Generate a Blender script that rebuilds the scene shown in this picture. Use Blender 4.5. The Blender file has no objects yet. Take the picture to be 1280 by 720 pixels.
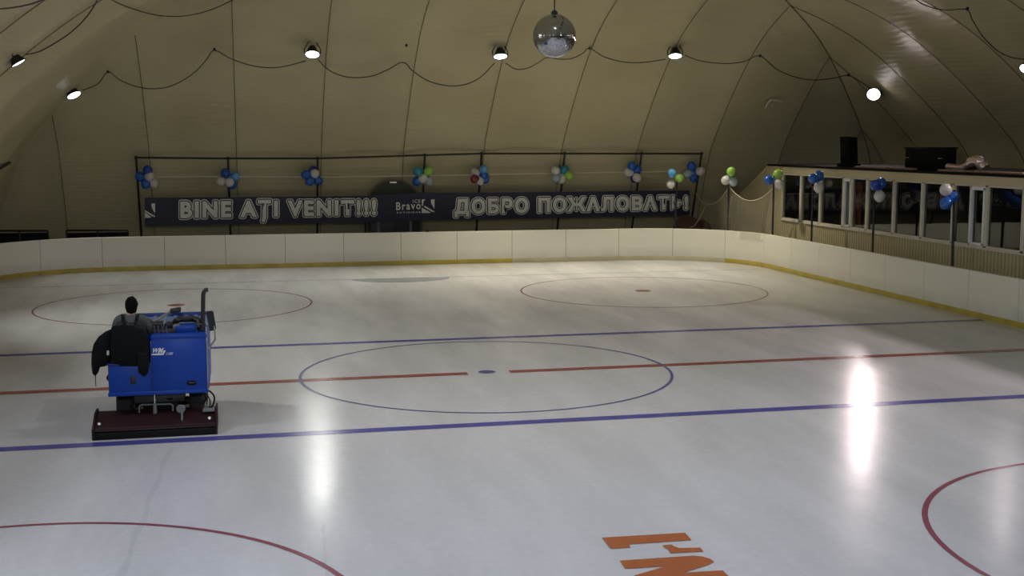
import bpy, bmesh, math, random
from mathutils import Vector, Matrix
random.seed(7)
C = bpy.context.scene.collection
PI = math.pi
V = Vector

# ------------------------------------------------------------------ camera
CAM = V((-4.588, -22.784, 4.484)); YAW, PIT, FPX = 0.2200, 0.1211, 1507.05
FW = V((math.sin(YAW)*math.cos(PIT), math.cos(YAW)*math.cos(PIT), -math.sin(PIT)))
RT = V((math.cos(YAW), -math.sin(YAW), 0)); UP = RT.cross(FW)
cd = bpy.data.cameras.new('camera'); cam = bpy.data.objects.new('camera', cd); C.objects.link(cam)
cd.sensor_width = 36; cd.lens = FPX/1280*36; cd.clip_end = 300
cam.matrix_world = Matrix((( RT.x, UP.x, -FW.x, CAM.x), (RT.y, UP.y, -FW.y, CAM.y), (RT.z, UP.z, -FW.z, CAM.z), (0,0,0,1)))
bpy.context.scene.camera = cam
def ray(u, v): return FW + RT*((u-640)/FPX) - UP*((v-360)/FPX)
def on(axis, u, v, val):                      # where the sight line of a photo point meets a wall, floor or plane
    d = ray(u, v); t = (val-CAM[axis])/d[axis]; return CAM + d*t
def oX(u, v, X): return on(0, u, v, X)
def oY(u, v, Y): return on(1, u, v, Y)
def oZ(u, v, Z=0.0): return on(2, u, v, Z)

# ------------------------------------------------------------------ materials
def newmat(name):
    m = bpy.data.materials.new(name); m.use_nodes = True
    n = m.node_tree.nodes; l = m.node_tree.links
    return m, n, l, n['Principled BSDF']
def mat(name, col, rough=.5, metal=0, spec=.5, noise=.12, nscale=6, bump=0, bscale=40, emit=None, estr=0):
    m, n, l, p = newmat(name)
    p.inputs['Roughness'].default_value = rough; p.inputs['Metallic'].default_value = metal
    p.inputs['Specular IOR Level'].default_value = spec
    tc = n.new('ShaderNodeTexCoord')
    nz = n.new('ShaderNodeTexNoise'); nz.inputs['Scale'].default_value = nscale; nz.inputs['Detail'].default_value = 4
    l.new(tc.outputs['Object'], nz.inputs['Vector'])
    mx = n.new('ShaderNodeMix'); mx.data_type = 'RGBA'
    a = [c*(1-noise) for c in col]; b = [min(1, c*(1+noise)) for c in col]
    mx.inputs[6].default_value = (*a, 1); mx.inputs[7].default_value = (*b, 1)
    l.new(nz.outputs['Fac'], mx.inputs[0]); l.new(mx.outputs[2], p.inputs['Base Color'])
    if bump:
        nb = n.new('ShaderNodeTexNoise'); nb.inputs['Scale'].default_value = bscale
        l.new(tc.outputs['Object'], nb.inputs['Vector'])
        bp = n.new('ShaderNodeBump'); bp.inputs['Strength'].default_value = bump; bp.inputs['Distance'].default_value = .02
        l.new(nb.outputs['Fac'], bp.inputs['Height']); l.new(bp.outputs['Normal'], p.inputs['Normal'])
    if emit:
        p.inputs['Emission Color'].default_value = (*emit, 1); p.inputs['Emission Strength'].default_value = estr
    return m

def ice_mat(name, col, tint=None):
    m, n, l, p = newmat(name)
    tc = n.new('ShaderNodeTexCoord')
    mp = n.new('ShaderNodeMapping'); mp.inputs['Scale'].default_value = (.55, .12, 1); mp.inputs['Rotation'].default_value = (0, 0, .15)
    l.new(tc.outputs['Object'], mp.inputs['Vector'])
    nz = n.new('ShaderNodeTexNoise'); nz.inputs['Scale'].default_value = 1.3; nz.inputs['Detail'].default_value = 6; nz.inputs['Roughness'].default_value = .6
    l.new(mp.outputs[0], nz.inputs['Vector'])
    cr = n.new('ShaderNodeValToRGB'); cr.color_ramp.elements[0].position = .3; cr.color_ramp.elements[1].position = .7
    cr.color_ramp.elements[0].color = (*[c*.86 for c in col], 1); cr.color_ramp.elements[1].color = (*[min(1, c*1.06) for c in col], 1)
    l.new(nz.outputs['Fac'], cr.inputs[0])
    # skate-scuffed fine grain
    n2 = n.new('ShaderNodeTexNoise'); n2.inputs['Scale'].default_value = 9; n2.inputs['Detail'].default_value = 5
    l.new(tc.outputs['Object'], n2.inputs['Vector'])
    mx = n.new('ShaderNodeMix'); mx.data_type = 'RGBA'; mx.blend_type = 'MULTIPLY'; mx.inputs[0].default_value = .22
    l.new(cr.outputs[0], mx.inputs[6]); l.new(n2.outputs['Color'], mx.inputs[7])
    hs = n.new('ShaderNodeHueSaturation'); hs.inputs['Saturation'].default_value = .0
    l.new(n2.outputs['Color'], hs.inputs['Color']); l.new(hs.outputs[0], mx.inputs[7])
    l.new(mx.outputs[2], p.inputs['Base Color'])
    rr = n.new('ShaderNodeMapRange'); rr.inputs[1].default_value = .3; rr.inputs[2].default_value = .7
    rr.inputs[3].default_value = .17; rr.inputs[4].default_value = .27
    l.new(nz.outputs['Fac'], rr.inputs[0]); l.new(rr.outputs[0], p.inputs['Roughness'])
    p.inputs['IOR'].default_value = 1.31
    bp = n.new('ShaderNodeBump'); bp.inputs['Strength'].default_value = .12; bp.inputs['Distance'].default_value = .03
    n3 = n.new('ShaderNodeTexNoise'); n3.inputs['Scale'].default_value = 2.2; n3.inputs['Detail'].default_value = 3
    l.new(tc.outputs['Object'], n3.inputs['Vector'])
    l.new(n3.outputs['Fac'], bp.inputs['Height']); l.new(bp.outputs[0], p.inputs['Normal'])
    return m

def fabric_mat():
    m, n, l, p = newmat('dome_fabric')
    tc = n.new('ShaderNodeTexCoord')
    nz = n.new('ShaderNodeTexNoise'); nz.inputs['Scale'].default_value = .35; nz.inputs['Detail'].default_value = 5
    l.new(tc.outputs['Object'], nz.inputs['Vector'])
    cr = n.new('ShaderNodeValToRGB'); cr.color_ramp.elements[0].position = .3; cr.color_ramp.elements[1].position = .72
    cr.color_ramp.elements[0].color = (.47, .42, .265, 1); cr.color_ramp.elements[1].color = (.56, .51, .33, 1)
    l.new(nz.outputs['Fac'], cr.inputs[0]); l.new(cr.outputs[0], p.inputs['Base Color'])
    p.inputs['Roughness'].default_value = .46; p.inputs['Specular IOR Level'].default_value = .11
    # slack horizontal wrinkles, strongest low on the walls and in the corners, plus a fine weave
    mp = n.new('ShaderNodeMapping'); mp.inputs['Scale'].default_value = (.16, .16, 1.6)
    l.new(tc.outputs['Object'], mp.inputs['Vector'])
    w1 = n.new('ShaderNodeTexNoise'); w1.inputs['Scale'].default_value = 3.2; w1.inputs['Detail'].default_value = 2.5
    l.new(mp.outputs[0], w1.inputs['Vector'])
    w2 = n.new('ShaderNodeTexWave'); w2.wave_type = 'BANDS'; w2.bands_direction = 'Z'
    w2.inputs['Scale'].default_value = 2.3; w2.inputs['Distortion'].default_value = 5; w2.inputs['Detail'].default_value = 2; w2.inputs['Detail Scale'].default_value = .4
    l.new(tc.outputs['Object'], w2.inputs['Vector'])
    ad = n.new('ShaderNodeMath'); ad.operation = 'MULTIPLY_ADD'; ad.inputs[1].default_value = .35
    l.new(w2.outputs['Fac'], ad.inputs[0]); l.new(w1.outputs['Fac'], ad.inputs[2])
    bp = n.new('ShaderNodeBump'); bp.inputs['Strength'].default_value = .16; bp.inputs['Distance'].default_value = .1
    l.new(ad.outputs[0], bp.inputs['Height']); l.new(bp.outputs[0], p.inputs['Normal'])
    return m

def siding_mat():
    m, n, l, p = newmat('painted_siding')
    tc = n.new('ShaderNodeTexCoord')
    w = n.new('ShaderNodeTexWave'); w.bands_direction = 'Y'; w.inputs['Scale'].default_value = 2.1; w.inputs['Distortion'].default_value = .1; w.wave_profile = 'SIN'
    l.new(tc.outputs['Object'], w.inputs['Vector'])
    nz = n.new('ShaderNodeTexNoise'); nz.inputs['Scale'].default_value = 1.2; nz.inputs['Detail'].default_value = 5
    l.new(tc.outputs['Object'], nz.inputs['Vector'])
    cr = n.new('ShaderNodeValToRGB'); cr.color_ramp.elements[0].position = .0; cr.color_ramp.elements[1].position = .35
    cr.color_ramp.elements[0].color = (.30, .265, .15, 1); cr.color_ramp.elements[1].color = (.48, .42, .25, 1)
    l.new(w.outputs['Fac'], cr.inputs[0])
    mx = n.new('ShaderNodeMix'); mx.data_type = 'RGBA'; mx.blend_type = 'MULTIPLY'; mx.inputs[0].default_value = .25
    l.new(cr.outputs[0], mx.inputs[6]); l.new(nz.outputs['Color'], mx.inputs[7]); l.new(mx.outputs[2], p.inputs['Base Color'])
    p.inputs['Roughness'].default_value = .6
    bp = n.new('ShaderNodeBump'); bp.inputs['Strength'].default_value = .5; bp.inputs['Distance'].default_value = .02
    l.new(w.outputs['Fac'], bp.inputs['Height']); l.new(bp.outputs[0], p.inputs['Normal'])
    return m

def board_mat():
    m, n, l, p = newmat('white_dasher_plastic')
    tc = n.new('ShaderNodeTexCoord'); sp = n.new('ShaderNodeSeparateXYZ'); l.new(tc.outputs['Object'], sp.inputs[0])
    nz = n.new('ShaderNodeTexNoise'); nz.inputs['Scale'].default_value = 2.2; nz.inputs['Detail'].default_value = 6
    l.new(tc.outputs['Object'], nz.inputs['Vector'])
    mr = n.new('ShaderNodeMapRange'); mr.inputs[1].default_value = .12; mr.inputs[2].default_value = .55; mr.inputs[3].default_value = .55; mr.inputs[4].default_value = 0
    l.new(sp.outputs['Z'], mr.inputs[0])
    mm = n.new('ShaderNodeMath'); mm.operation = 'MULTIPLY'; l.new(mr.outputs[0], mm.inputs[0]); l.new(nz.outputs['Fac'], mm.inputs[1])
    mx = n.new('ShaderNodeMix'); mx.data_type = 'RGBA'
    mx.inputs[6].default_value = (.80, .78, .68, 1); mx.inputs[7].default_value = (.25, .25, .21, 1)
    l.new(mm.outputs[0], mx.inputs[0]); l.new(mx.outputs[2], p.inputs['Base Color'])
    p.inputs['Roughness'].default_value = .4
    return m

def glass_mat():
    m, n, l, p = newmat('window_glass')
    out = n['Material Output']; n.remove(p)
    tr = n.new('ShaderNodeBsdfTransparent'); tr.inputs[0].default_value = (.75, .78, .75, 1)
    gl = n.new('ShaderNodeBsdfGlossy'); gl.inputs['Roughness'].default_value = .015; gl.inputs[0].default_value = (.95, .95, .95, 1)
    fr = n.new('ShaderNodeFresnel'); fr.inputs[0].default_value = 1.75
    nz = n.new('ShaderNodeTexNoise'); nz.inputs['Scale'].default_value = 1.5
    tc = n.new('ShaderNodeTexCoord'); l.new(tc.outputs['Object'], nz.inputs['Vector'])
    bp = n.new('ShaderNodeBump'); bp.inputs['Strength'].default_value = .04; bp.inputs['Distance'].default_value = .02
    l.new(nz.outputs['Fac'], bp.inputs['Height']); l.new(bp.outputs[0], gl.inputs['Normal'])
    mx = n.new('ShaderNodeMixShader'); l.new(fr.outputs[0], mx.inputs[0]); l.new(tr.outputs[0], mx.inputs[1]); l.new(gl.outputs[0], mx.inputs[2])
    l.new(mx.outputs[0], out.inputs[0])
    return m

def net_mat():
    m, n, l, p = newmat('net_mesh')
    out = n['Material Output']
    p.inputs['Base Color'].default_value = (.55, .48, .36, 1); p.inputs['Roughness'].default_value = .8
    tr = n.new('ShaderNodeBsdfTransparent'); mx = n.new('ShaderNodeMixShader')
    nz = n.new('ShaderNodeTexNoise'); nz.inputs['Scale'].default_value = 1.4; nz.inputs['Detail'].default_value = 3
    tc = n.new('ShaderNodeTexCoord'); l.new(tc.outputs['Object'], nz.inputs['Vector'])
    mr = n.new('ShaderNodeMapRange'); mr.inputs[3].default_value = .05; mr.inputs[4].default_value = .30
    l.new(nz.outputs['Fac'], mr.inputs[0]); l.new(mr.outputs[0], mx.inputs[0])
    l.new(tr.outputs[0], mx.inputs[1]); l.new(p.outputs[0], mx.inputs[2]); l.new(mx.outputs[0], out.inputs[0])
    return m

M = dict(
    ice=ice_mat('ice', (.65, .655, .68)), blue_ice=ice_mat('ice_blue_paint', (.085, .085, .36)), red_ice=ice_mat('ice_red_paint', (.32, .085, .08)),
    thin_blue=ice_mat('ice_thin_blue', (.10, .11, .30)), thin_red=ice_mat('ice_thin_red', (.28, .075, .11)), crease=ice_mat('ice_crease', (.30, .34, .40)),
    orange=ice_mat('ice_orange_paint', (.46, .14, .055)), wet=ice_mat('ice_wet_track', (.595, .60, .63)), lilac=ice_mat('ice_pale_patch', (.72, .72, .86)),
    fabric=fabric_mat(), siding=siding_mat(), board=board_mat(), glass=glass_mat(), net=net_mat(),
    yellow=mat('kick_yellow', (.42, .33, .055), .5, noise=.4, nscale=2), pale_kick=mat('kick_pale', (.46, .42, .28), .5, noise=.3, nscale=2),
    seam=mat('panel_seam', (.12, .11, .09), .8), rope_dark=mat('seam_rope', (.16, .135, .09), .8),
    frame_w=mat('window_frame_paint', (.56, .53, .43), .5), roofm=mat('roof_felt', (.012, .009, .008), .95, spec=.1),
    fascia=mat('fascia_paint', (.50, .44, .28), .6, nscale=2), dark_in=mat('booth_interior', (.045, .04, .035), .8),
    black=mat('black_metal', (.010, .010, .011), .45), matte=mat('matte_black', (.004, .004, .004), .8, spec=.1), rubber=mat('rubber', (.006, .006, .006), .8, spec=.2), tyre=mat('tyre_rubber', (.01, .01, .011), .8, bump=.3),
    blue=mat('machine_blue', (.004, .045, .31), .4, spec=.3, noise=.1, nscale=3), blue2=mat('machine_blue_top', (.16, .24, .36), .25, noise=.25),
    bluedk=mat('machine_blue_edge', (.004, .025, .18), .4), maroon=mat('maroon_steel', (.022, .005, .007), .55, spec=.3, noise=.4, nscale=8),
    steel=mat('dull_steel', (.35, .36, .36), .35, .8), chrome=mat('chrome', (.6, .6, .6), .2, 1), grey=mat('grey_paint', (.16, .17, .17), .5),
    mirror=mat('mirror_back', (.008, .008, .009), .35), white=mat('white_paint', (.75, .75, .76), .5),
    navy=mat('banner_navy', (.012, .013, .045), .5, noise=.3, nscale=1.2), let=mat('banner_letter', (.86, .86, .81), .6), letk=mat('banner_letter_edge', (.004, .004, .006), .6),
    rope_w=mat('white_rope', (.6, .57, .5), .7), net_rope=mat('net_rope', (.42, .36, .26), .8), cable=mat('cable_sheath', (.05, .045, .035), .6),
    skin=mat('skin', (.42, .24, .17), .55), hair=mat('dark_hair', (.004, .0035, .003), .9, spec=.15, bump=.5, bscale=120), shirt=mat('grey_shirt', (.085, .095, .09), .85, noise=.35, nscale=9, bump=.4, bscale=30),
    overall=mat('dark_overalls', (.009, .011, .013), .9, spec=.2, bump=.3, bscale=30), jacket=mat('black_jacket', (.0035, .0045, .005), .85, spec=.2, bump=.3, bscale=25), seatm=mat('black_vinyl', (.006, .007, .007), .6, spec=.3),
    arch=mat('arch_tunnel_dark', (.055, .058, .045), .8), foil=mat('foil_duct', (.75, .58, .55), .28, .7), brown=mat('brown_cloth', (.09, .05, .03), .9), orange_sheet=mat('orange_red_sheet', (.55, .13, .05), .7),
    wood=mat('old_timber', (.26, .17, .12), .8, noise=.5, nscale=9), grain=mat('grey_door_board', (.36, .36, .28), .7), sign=mat('pale_sign', (.75, .75, .7), .5, emit=(1, 1, .85), estr=.15),
    tape=mat('pale_strap', (.62, .58, .50), .5), bolt=mat('bolt_head', (.6, .6, .58), .35, .6),
)
BAL = {k: mat('balloon_'+k, c, .22, spec=.6, noise=.05) for k, c in dict(blue=(.02, .12, .50), royal=(.015, .06, .38), sky=(.12, .38, .70), white=(.62, .60, .58), teal=(.03, .28, .42),
        green=(.33, .60, .10), purple=(.07, .03, .36), red=(.18, .03, .025), ice=(.38, .46, .52)).items()}
def lens_mat(name, col, s):
    return mat(name, (.9, .9, .9), .3, emit=col, estr=s)

# ------------------------------------------------------------------ mesh builder
class MB:
    def __init__(s): s.bm = bmesh.new()
    def box(s, x0, x1, y0, y1, z0, z1, bev=0, rot=None, seg=2):
        b = bmesh.new(); bmesh.ops.create_cube(b, size=1)
        for v in b.verts: v.co = V(((x0+x1)/2+v.co.x*(x1-x0), (y0+y1)/2+v.co.y*(y1-y0), (z0+z1)/2+v.co.z*(z1-z0)))
        if bev: bmesh.ops.bevel(b, geom=list(b.edges), offset=bev, segments=seg, affect='EDGES', profile=.5)
        return s.merge(b, rot)
    def merge(s, b, rot=None):
        if rot: bmesh.ops.transform(b, matrix=rot, verts=b.verts)
        me = bpy.data.meshes.new('t'); b.to_mesh(me); b.free(); s.bm.from_mesh(me); bpy.data.meshes.remove(me); return s
    def tube(s, pts, r, seg=8, cap=True):
        pts = [V(p) for p in pts]; rs = r if isinstance(r, (list, tuple)) else [r]*len(pts); bm = s.bm; rings = []
        t0 = (pts[1]-pts[0]).normalized(); ref = V((0, 0, 1)) if abs(t0.z) < .9 else V((1, 0, 0)); nrm = t0.cross(ref).normalized()
        for i, p in enumerate(pts):
            t = ((pts[min(i+1, len(pts)-1)]-pts[i]).normalized() + (pts[i]-pts[max(i-1, 0)]).normalized())
            t = t.normalized() if t.length > 1e-6 else t0
            nrm = (nrm - t*nrm.dot(t)).normalized(); bn = t.cross(nrm)
            rings.append([bm.verts.new(p + (nrm*math.cos(a)+bn*math.sin(a))*rs[i]) for a in [2*PI*k/seg for k in range(seg)]])
        for a, b in zip(rings, rings[1:]):
            for k in range(seg): bm.faces.new((a[k], a[(k+1) % seg], b[(k+1) % seg], b[k]))
        if cap: bm.faces.new(rings[0][::-1]); bm.faces.new(rings[-1])
        return s
    def lathe(s, prof, origin, axis=(0, 0, 1), seg=20):          # prof: list of (radius, distance along axis)
        ax = V(axis).normalized(); ref = V((0, 0, 1)) if abs(ax.z) < .9 else V((1, 0, 0)); n = ax.cross(ref).normalized(); b = ax.cross(n); o = V(origin); rings = []
        for r, h in prof:
            if r < 1e-5: rings.append([s.bm.verts.new(o+ax*h)])
            else: rings.append([s.bm.verts.new(o+ax*h+(n*math.cos(2*PI*k/seg)+b*math.sin(2*PI*k/seg))*r) for k in range(seg)])
        for a, c in zip(rings, rings[1:]):
            for k in range(seg):
                k2 = (k+1) % seg
                if len(a) == 1 and len(c) == 1: continue
                if len(a) == 1: s.bm.faces.new((a[0], c[k2], c[k]))
                elif len(c) == 1: s.bm.faces.new((a[k], a[k2], c[0]))
                else: s.bm.faces.new((a[k], a[k2], c[k2], c[k]))
        return s
    def sphere(s, c, r, sx=1, sy=1, sz=1, u=16, v=10, rot=None):
        b = bmesh.new(); bmesh.ops.create_uvsphere(b, u_segments=u, v_segments=v, radius=r)
        m = Matrix.Translation(V(c)) @ (rot.to_4x4() if rot else Matrix()) @ Matrix.Diagonal((sx, sy, sz, 1)); bmesh.ops.transform(b, matrix=m, verts=b.verts); return s.merge(b)
    def poly(s, pts, thick=None):                                  # flat polygon, optionally extruded along vector
        vs = [s.bm.verts.new(V(p)) for p in pts]; f = s.bm.faces.new(vs)
        if thick:
            t = V(thick); v2 = [s.bm.verts.new(V(p)+t) for p in pts]; s.bm.faces.new(v2[::-1])
            for i in range(len(vs)): j = (i+1) % len(vs); s.bm.faces.new((vs[j], vs[i], v2[i], v2[j]))
        return s
    def build(s, name, m, parent=None, smooth=True, ang=35, norm=True):
        if norm: bmesh.ops.recalc_face_normals(s.bm, faces=s.bm.faces)
        me = bpy.data.meshes.new(name); s.bm.to_mesh(me); s.bm.free()
        return link(name, me, m, parent, smooth, ang)
def rootloc(o):
    p = V((0, 0, 0))
    while o: p = p + o.location; o = o.parent
    return p
def link(name, me, m, parent=None, smooth=True, ang=35):
    o = bpy.data.objects.new(name, me); C.objects.link(o)
    if m: me.materials.clear(); me.materials.append(m if not isinstance(m, str) else M[m])
    if smooth and len(me.polygons):
        me.polygons.foreach_set('use_smooth', [True]*len(me.polygons)); me.set_sharp_from_angle(angle=math.radians(ang))
    if parent:
        o.parent = parent; me.transform(Matrix.Translation(-rootloc(parent)))
    else:                                                          # origin at the base of the thing
        xs = [v.co for v in me.vertices]
        if xs:
            b = V((sum(v.x for v in xs)/len(xs), sum(v.y for v in xs)/len(xs), min(v.z for v in xs))); me.transform(Matrix.Translation(-b)); o.location = b
    return o
def tag(o, label=None, cat=None, group=None, kind=None):
    if label: o['label'] = label
    if cat: o['category'] = cat
    if group: o['group'] = group
    if kind: o['kind'] = kind
    return o
def empty(name, loc, label, cat, group=None):
    o = bpy.data.objects.new(name, None); C.objects.link(o); o.location = loc; o.empty_display_size = .2
    return tag(o, label, cat, group)
def struct(name, o=None): o['kind'] = 'structure'; return o
def smoothpath(pts, n=8):
    pts = [V(p) for p in pts]; out = []
    for i in range(len(pts)-1):
        p0, p1, p2, p3 = pts[max(i-1, 0)], pts[i], pts[i+1], pts[min(i+2, len(pts)-1)]
        for k in range(n):
            t = k/n; out.append(.5*((2*p1)+(p2-p0)*t+(2*p0-5*p1+4*p2-p3)*t*t+(3*p1-p0-3*p2+p3)*t**3))
    out.append(pts[-1]); return out

# ------------------------------------------------------------------ dome
XL, XR, YF, YN = -14.0, 22.7, 25.0, -30.0
PD = [0, .9, 1.8, 2.7, 3.7, 5, 6.3, 7.5, 8.8, 11, 14, 18.4]; PZ = [0, 2.1, 4, 5.05, 6, 7.1, 8, 8.6, 9.1, 9.9, 10.6, 11.1]
def prof(d):
    d = max(0, min(18.35, d))
    for i in range(len(PD)-1):
        if d <= PD[i+1]:
            # monotone cubic
            def sl(j): return (PZ[j+1]-PZ[j])/(PD[j+1]-PD[j])
            m0 = sl(i) if i == 0 else .5*(sl(i-1)+sl(i)); m1 = .5*(sl(i)+sl(i+1)) if i+2 < len(PD) else sl(i)
            h = PD[i+1]-PD[i]; t = (d-PD[i])/h
            return (2*t**3-3*t*t+1)*PZ[i]+(t**3-2*t*t+t)*h*m0+(-2*t**3+3*t*t)*PZ[i+1]+(t**3-t*t)*h*m1
    return PZ[-1]
PITCH = 3.1; SX0 = 1.46
LP = 4.13
def pillow(c, off, pitch=PITCH): u = ((c-off)/pitch) % 1.0; return 1-(2*u-1)**2
def dome_pt(side, a, d, bulge=.16):
    """side far/left/right/near, a = coordinate along the side, d = distance in from the foot"""
    if side in ('far', 'near'):
        edge = min(a-(XL+d), (XR-d)-a); off = SX0
    else:
        edge = min(YF-d-a, a-(YN+d)); off = (YF-(XR-SX0)) if side == 'right' else (YF-(SX0-XL))
    fade = max(0, min(1, edge/1.3)); fade = fade*fade*(3-2*fade)
    b = bulge*pillow(a, off)*fade*min(1, d/1.5)
    if side == 'left' and bulge: b = (.62 if a < 8.7 else (.30 if a < 8.7+LP else .12))*pillow(a, 8.7, LP)*fade*min(1, d/1.5)
    z = prof(d); dz = (prof(d+.05)-prof(max(0, d-.05)))/(.1 if d > .05 else .05+d); n = math.hypot(1, dz); ny, nz = dz/n, 1/n   # outward
    dd = d-b*ny; z += b*nz
    return {'far': V((a, YF-dd, z)), 'near': V((a, YN+dd, z)), 'right': V((XR-dd, a, z)), 'left': V((XL+dd, a, z))}[side]
dlev = [.0, .25, .5, .8, 1.1, 1.5, 1.9, 2.3, 2.8, 3.3, 3.9, 4.5, 5.2, 5.9, 6.7, 7.5, 8.4, 9.4, 10.5, 11.7, 13, 14.4, 16, 17.2, 18.34]
mb = MB()
for side, lo, hi, nseg in (('far', XL, XR, 300), ('right', YN, YF, 330), ('left', YN, YF, 330), ('near', XL, XR, 60)):
    rows = []
    for d in dlev:
        rows.append([mb.bm.verts.new(dome_pt(side, lo+d+(hi-lo-2*d)*k/nseg, d)) for k in range(nseg+1)])
    for r0, r1 in zip(rows, rows[1:]):
        for k in range(nseg): mb.bm.faces.new((r0[k], r0[k+1], r1[k+1], r1[k]))
bmesh.ops.remove_doubles(mb.bm, verts=mb.bm.verts, dist=.004)
ceiling = struct('ceiling', mb.build('ceiling', 'fabric', ang=60)); tag(ceiling, 'beige fabric air dome rising over the whole rink')
CL = ceiling
def dome_hit(u, v, inset=0.0):
    d = ray(u, v); t = 5.0
    while t < 95:
        q = CAM+d*t; ins = min(YF-q.y, q.x-XL, XR-q.x)
        if ins < 0 or q.z > prof(ins): break
        t += .02
    return CAM+d*(t-inset)
# seam ropes, one per seam of the far wall and of the two side walls; hip ropes in the corners
def seam(side, a):
    L = []
    dmax = (min(a-XL, XR-a) if side == 'far' else min(YF-a, 18.2))
    k = 0
    while k <= 40:
        d = dmax*k/40; p = dome_pt(side, a, d, 0); L.append(p); k += 1
    return L
ins = {'far': V((0, -.02, -.02)), 'left': V((.02, 0, -.02)), 'right': V((-.02, 0, -.02))}
for side, rng in (('far', range(-4, 7)), ('right', range(-3, 7)), ('left', (-2, -1, 0))):
    off = SX0 if side == 'far' else ((YF-(XR-SX0)) if side == 'right' else 8.7)
    for k in rng:
        a = off+(LP if side == 'left' else PITCH)*k
        if side == 'far' and not XL+1 < a < XR-1: continue
        if side != 'far' and not -5 < a < YF-1: continue
        MB().tube([p+ins[side] for p in seam(side, a)], .013, 5).build('seam_rope', 'rope_dark', CL)
for sgn in (1,):
    L = []
    for k in range(41):
        d = .2+17*k/40; L.append(V(((XR-d-.02) if sgn > 0 else (XL+d+.02), YF-d-.02, prof(d)-.02)))
    MB().tube(L, .016, 5).build('seam_rope', 'rope_dark', CL)

# ------------------------------------------------------------------ ice and its markings
BX0, BX1, BY1, BY0, BR = -12.8, 13.6, 20.75, -16.5, 4.0
g = MB()
g.bm.faces.new([g.bm.verts.new(p) for p in ((XL-.5, YN, 0), (XR+.5, YN, 0), (XR+.5, YF+.5, 0), (XL-.5, YF+.5, 0))])
floor = struct('floor', g.build('floor', 'ice', smooth=False)); tag(floor, 'pale wet ice sheet with painted hockey lines')
E_ = .004
def flat(name, polys, m, z=E_, label=None):
    b = MB()
    for p in polys: b.poly([(x, y, z) for x, y in p])
    o = b.build(name, m, floor, smooth=False, norm=True)
    if label: o['label'] = label
    return o
def band(cx, cy, r0, r1, n=96, a0=0, a1=2*PI, z=E_):
    q = []
    for k in range(n):
        a, b = a0+(a1-a0)*k/n, a0+(a1-a0)*(k+1)/n
        q.append([(cx+r0*math.cos(a), cy+r0*math.sin(a)), (cx+r1*math.cos(a), cy+r1*math.sin(a)), (cx+r1*math.cos(b), cy+r1*math.sin(b)), (cx+r0*math.cos(b), cy+r0*math.sin(b))])
    return q
def disc(cx, cy, r, n=32): return [[(cx+r*math.cos(2*PI*k/n), cy+r*math.sin(2*PI*k/n)) for k in range(n)]]
YB1, YB2, YRED = -4.314, 4.027, -.078
flat('blue_line', [[(BX0, YB1-.13), (BX1, YB1-.13), (BX1, YB1+.13), (BX0, YB1+.13)]], 'blue_ice', label='near blue line across the ice')
flat('blue_line', [[(BX0, YB2-.12), (BX1, YB2-.12), (BX1, YB2+.12), (BX0, YB2+.12)]], 'blue_ice', label='far blue line across the ice')
gx0, gx1 = oZ(583, 465.5).x, oZ(635, 463).x
flat('red_line', [[(BX0, YRED-.13), (gx0, YRED-.13), (gx0, YRED+.13), (BX0, YRED+.13)], [(gx1, YRED-.13), (BX1, YRED-.13), (BX1, YRED+.13), (gx1, YRED+.13)]], 'red_ice', label='red centre line broken at the centre dot')
flat('centre_circle', band(0, 0, 3.573, 3.627), 'thin_blue', z=E_*1.6)
flat('centre_dot', disc(0, 0, .17), 'thin_blue')
FO = 3.684
for nm, (cx, cy) in (('far left', (-6.436, 11.374)), ('far right', (7.163, 11.625))):
    flat('face_off_circle', band(cx, cy, FO-.024, FO+.024), 'thin_red', label=nm+' face-off circle')
    flat('face_off_dot', disc(cx, cy, .24), 'red_ice', label=nm+' red face-off dot')
for nm, (cx, cy) in (('near left', (-7.18, -11.818)), ('near right', (6.546, -11.938))):
    flat('face_off_circle', band(cx, cy, FO-.035, FO+.035), 'thin_red', label=nm+' face-off circle')
flat('goal_line', [[(BX0+.6, 16.55), (BX1-.6, 16.55), (BX1-.6, 16.63), (BX0+.6, 16.63)]], 'crease', label='faint grey far goal line')
cz = []
for k in range(25):
    a = PI+PI*k/24; cz.append((.45+1.62*math.cos(a), 16.5+1.05*math.sin(a)))
flat('goal_crease', [cz], 'crease', z=E_*1.5, label='grey half-round goal crease at the far end')
for (a_, c_, w_) in (((212, 562), (150, 722), .06), ((404, 655), (408, 722), .03)):
    p_, q_ = oZ(*a_), oZ(*c_); flat('wet_track', [[(p_.x+(q_.x-p_.x)*k_/16+f_*w_*(.6+.4*math.sin(k_*1.3+f_)), p_.y+(q_.y-p_.y)*k_/16) for f_ in (-1, 1) for k_ in (range(17) if f_ < 0 else range(16, -1, -1))]], 'wet', z=E_*.5, label='faint darker wet track on the ice')
def pg(pts): return [tuple(oZ(730+x/6.4, 640+y/6.4).xy) for x, y in pts]
lx0, lx1 = -.90, .36
flat('floor_patch', [[(lx0, -12.56), (lx1, -12.56), (lx1, -15.2), (lx0, -15.2)]], 'lilac', z=E_*.7)
flat('floor_letter', [pg([(143, 208), (808, 168), (862, 228), (358, 262), (372, 288), (212, 298)])], 'orange', z=E_*1.4)
flat('floor_letter', [pg([(628, 270), (698, 262), (718, 276), (760, 291), (930, 288), (957, 320), (690, 334), (676, 304), (640, 286)])], 'orange', z=E_*1.4)
n1 = pg([(285, 392), (880, 352), (950, 360), (1010, 378), (1042, 402), (1000, 425), (800, 488), (1110, 470), (1160, 520)])
flat('floor_letter', [n1+[(.36, -14.62), (-.88, -14.62), (-.88, -14.28)]+pg([(400, 512), (650, 438), (330, 458)])], 'orange', z=E_*1.4)

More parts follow.
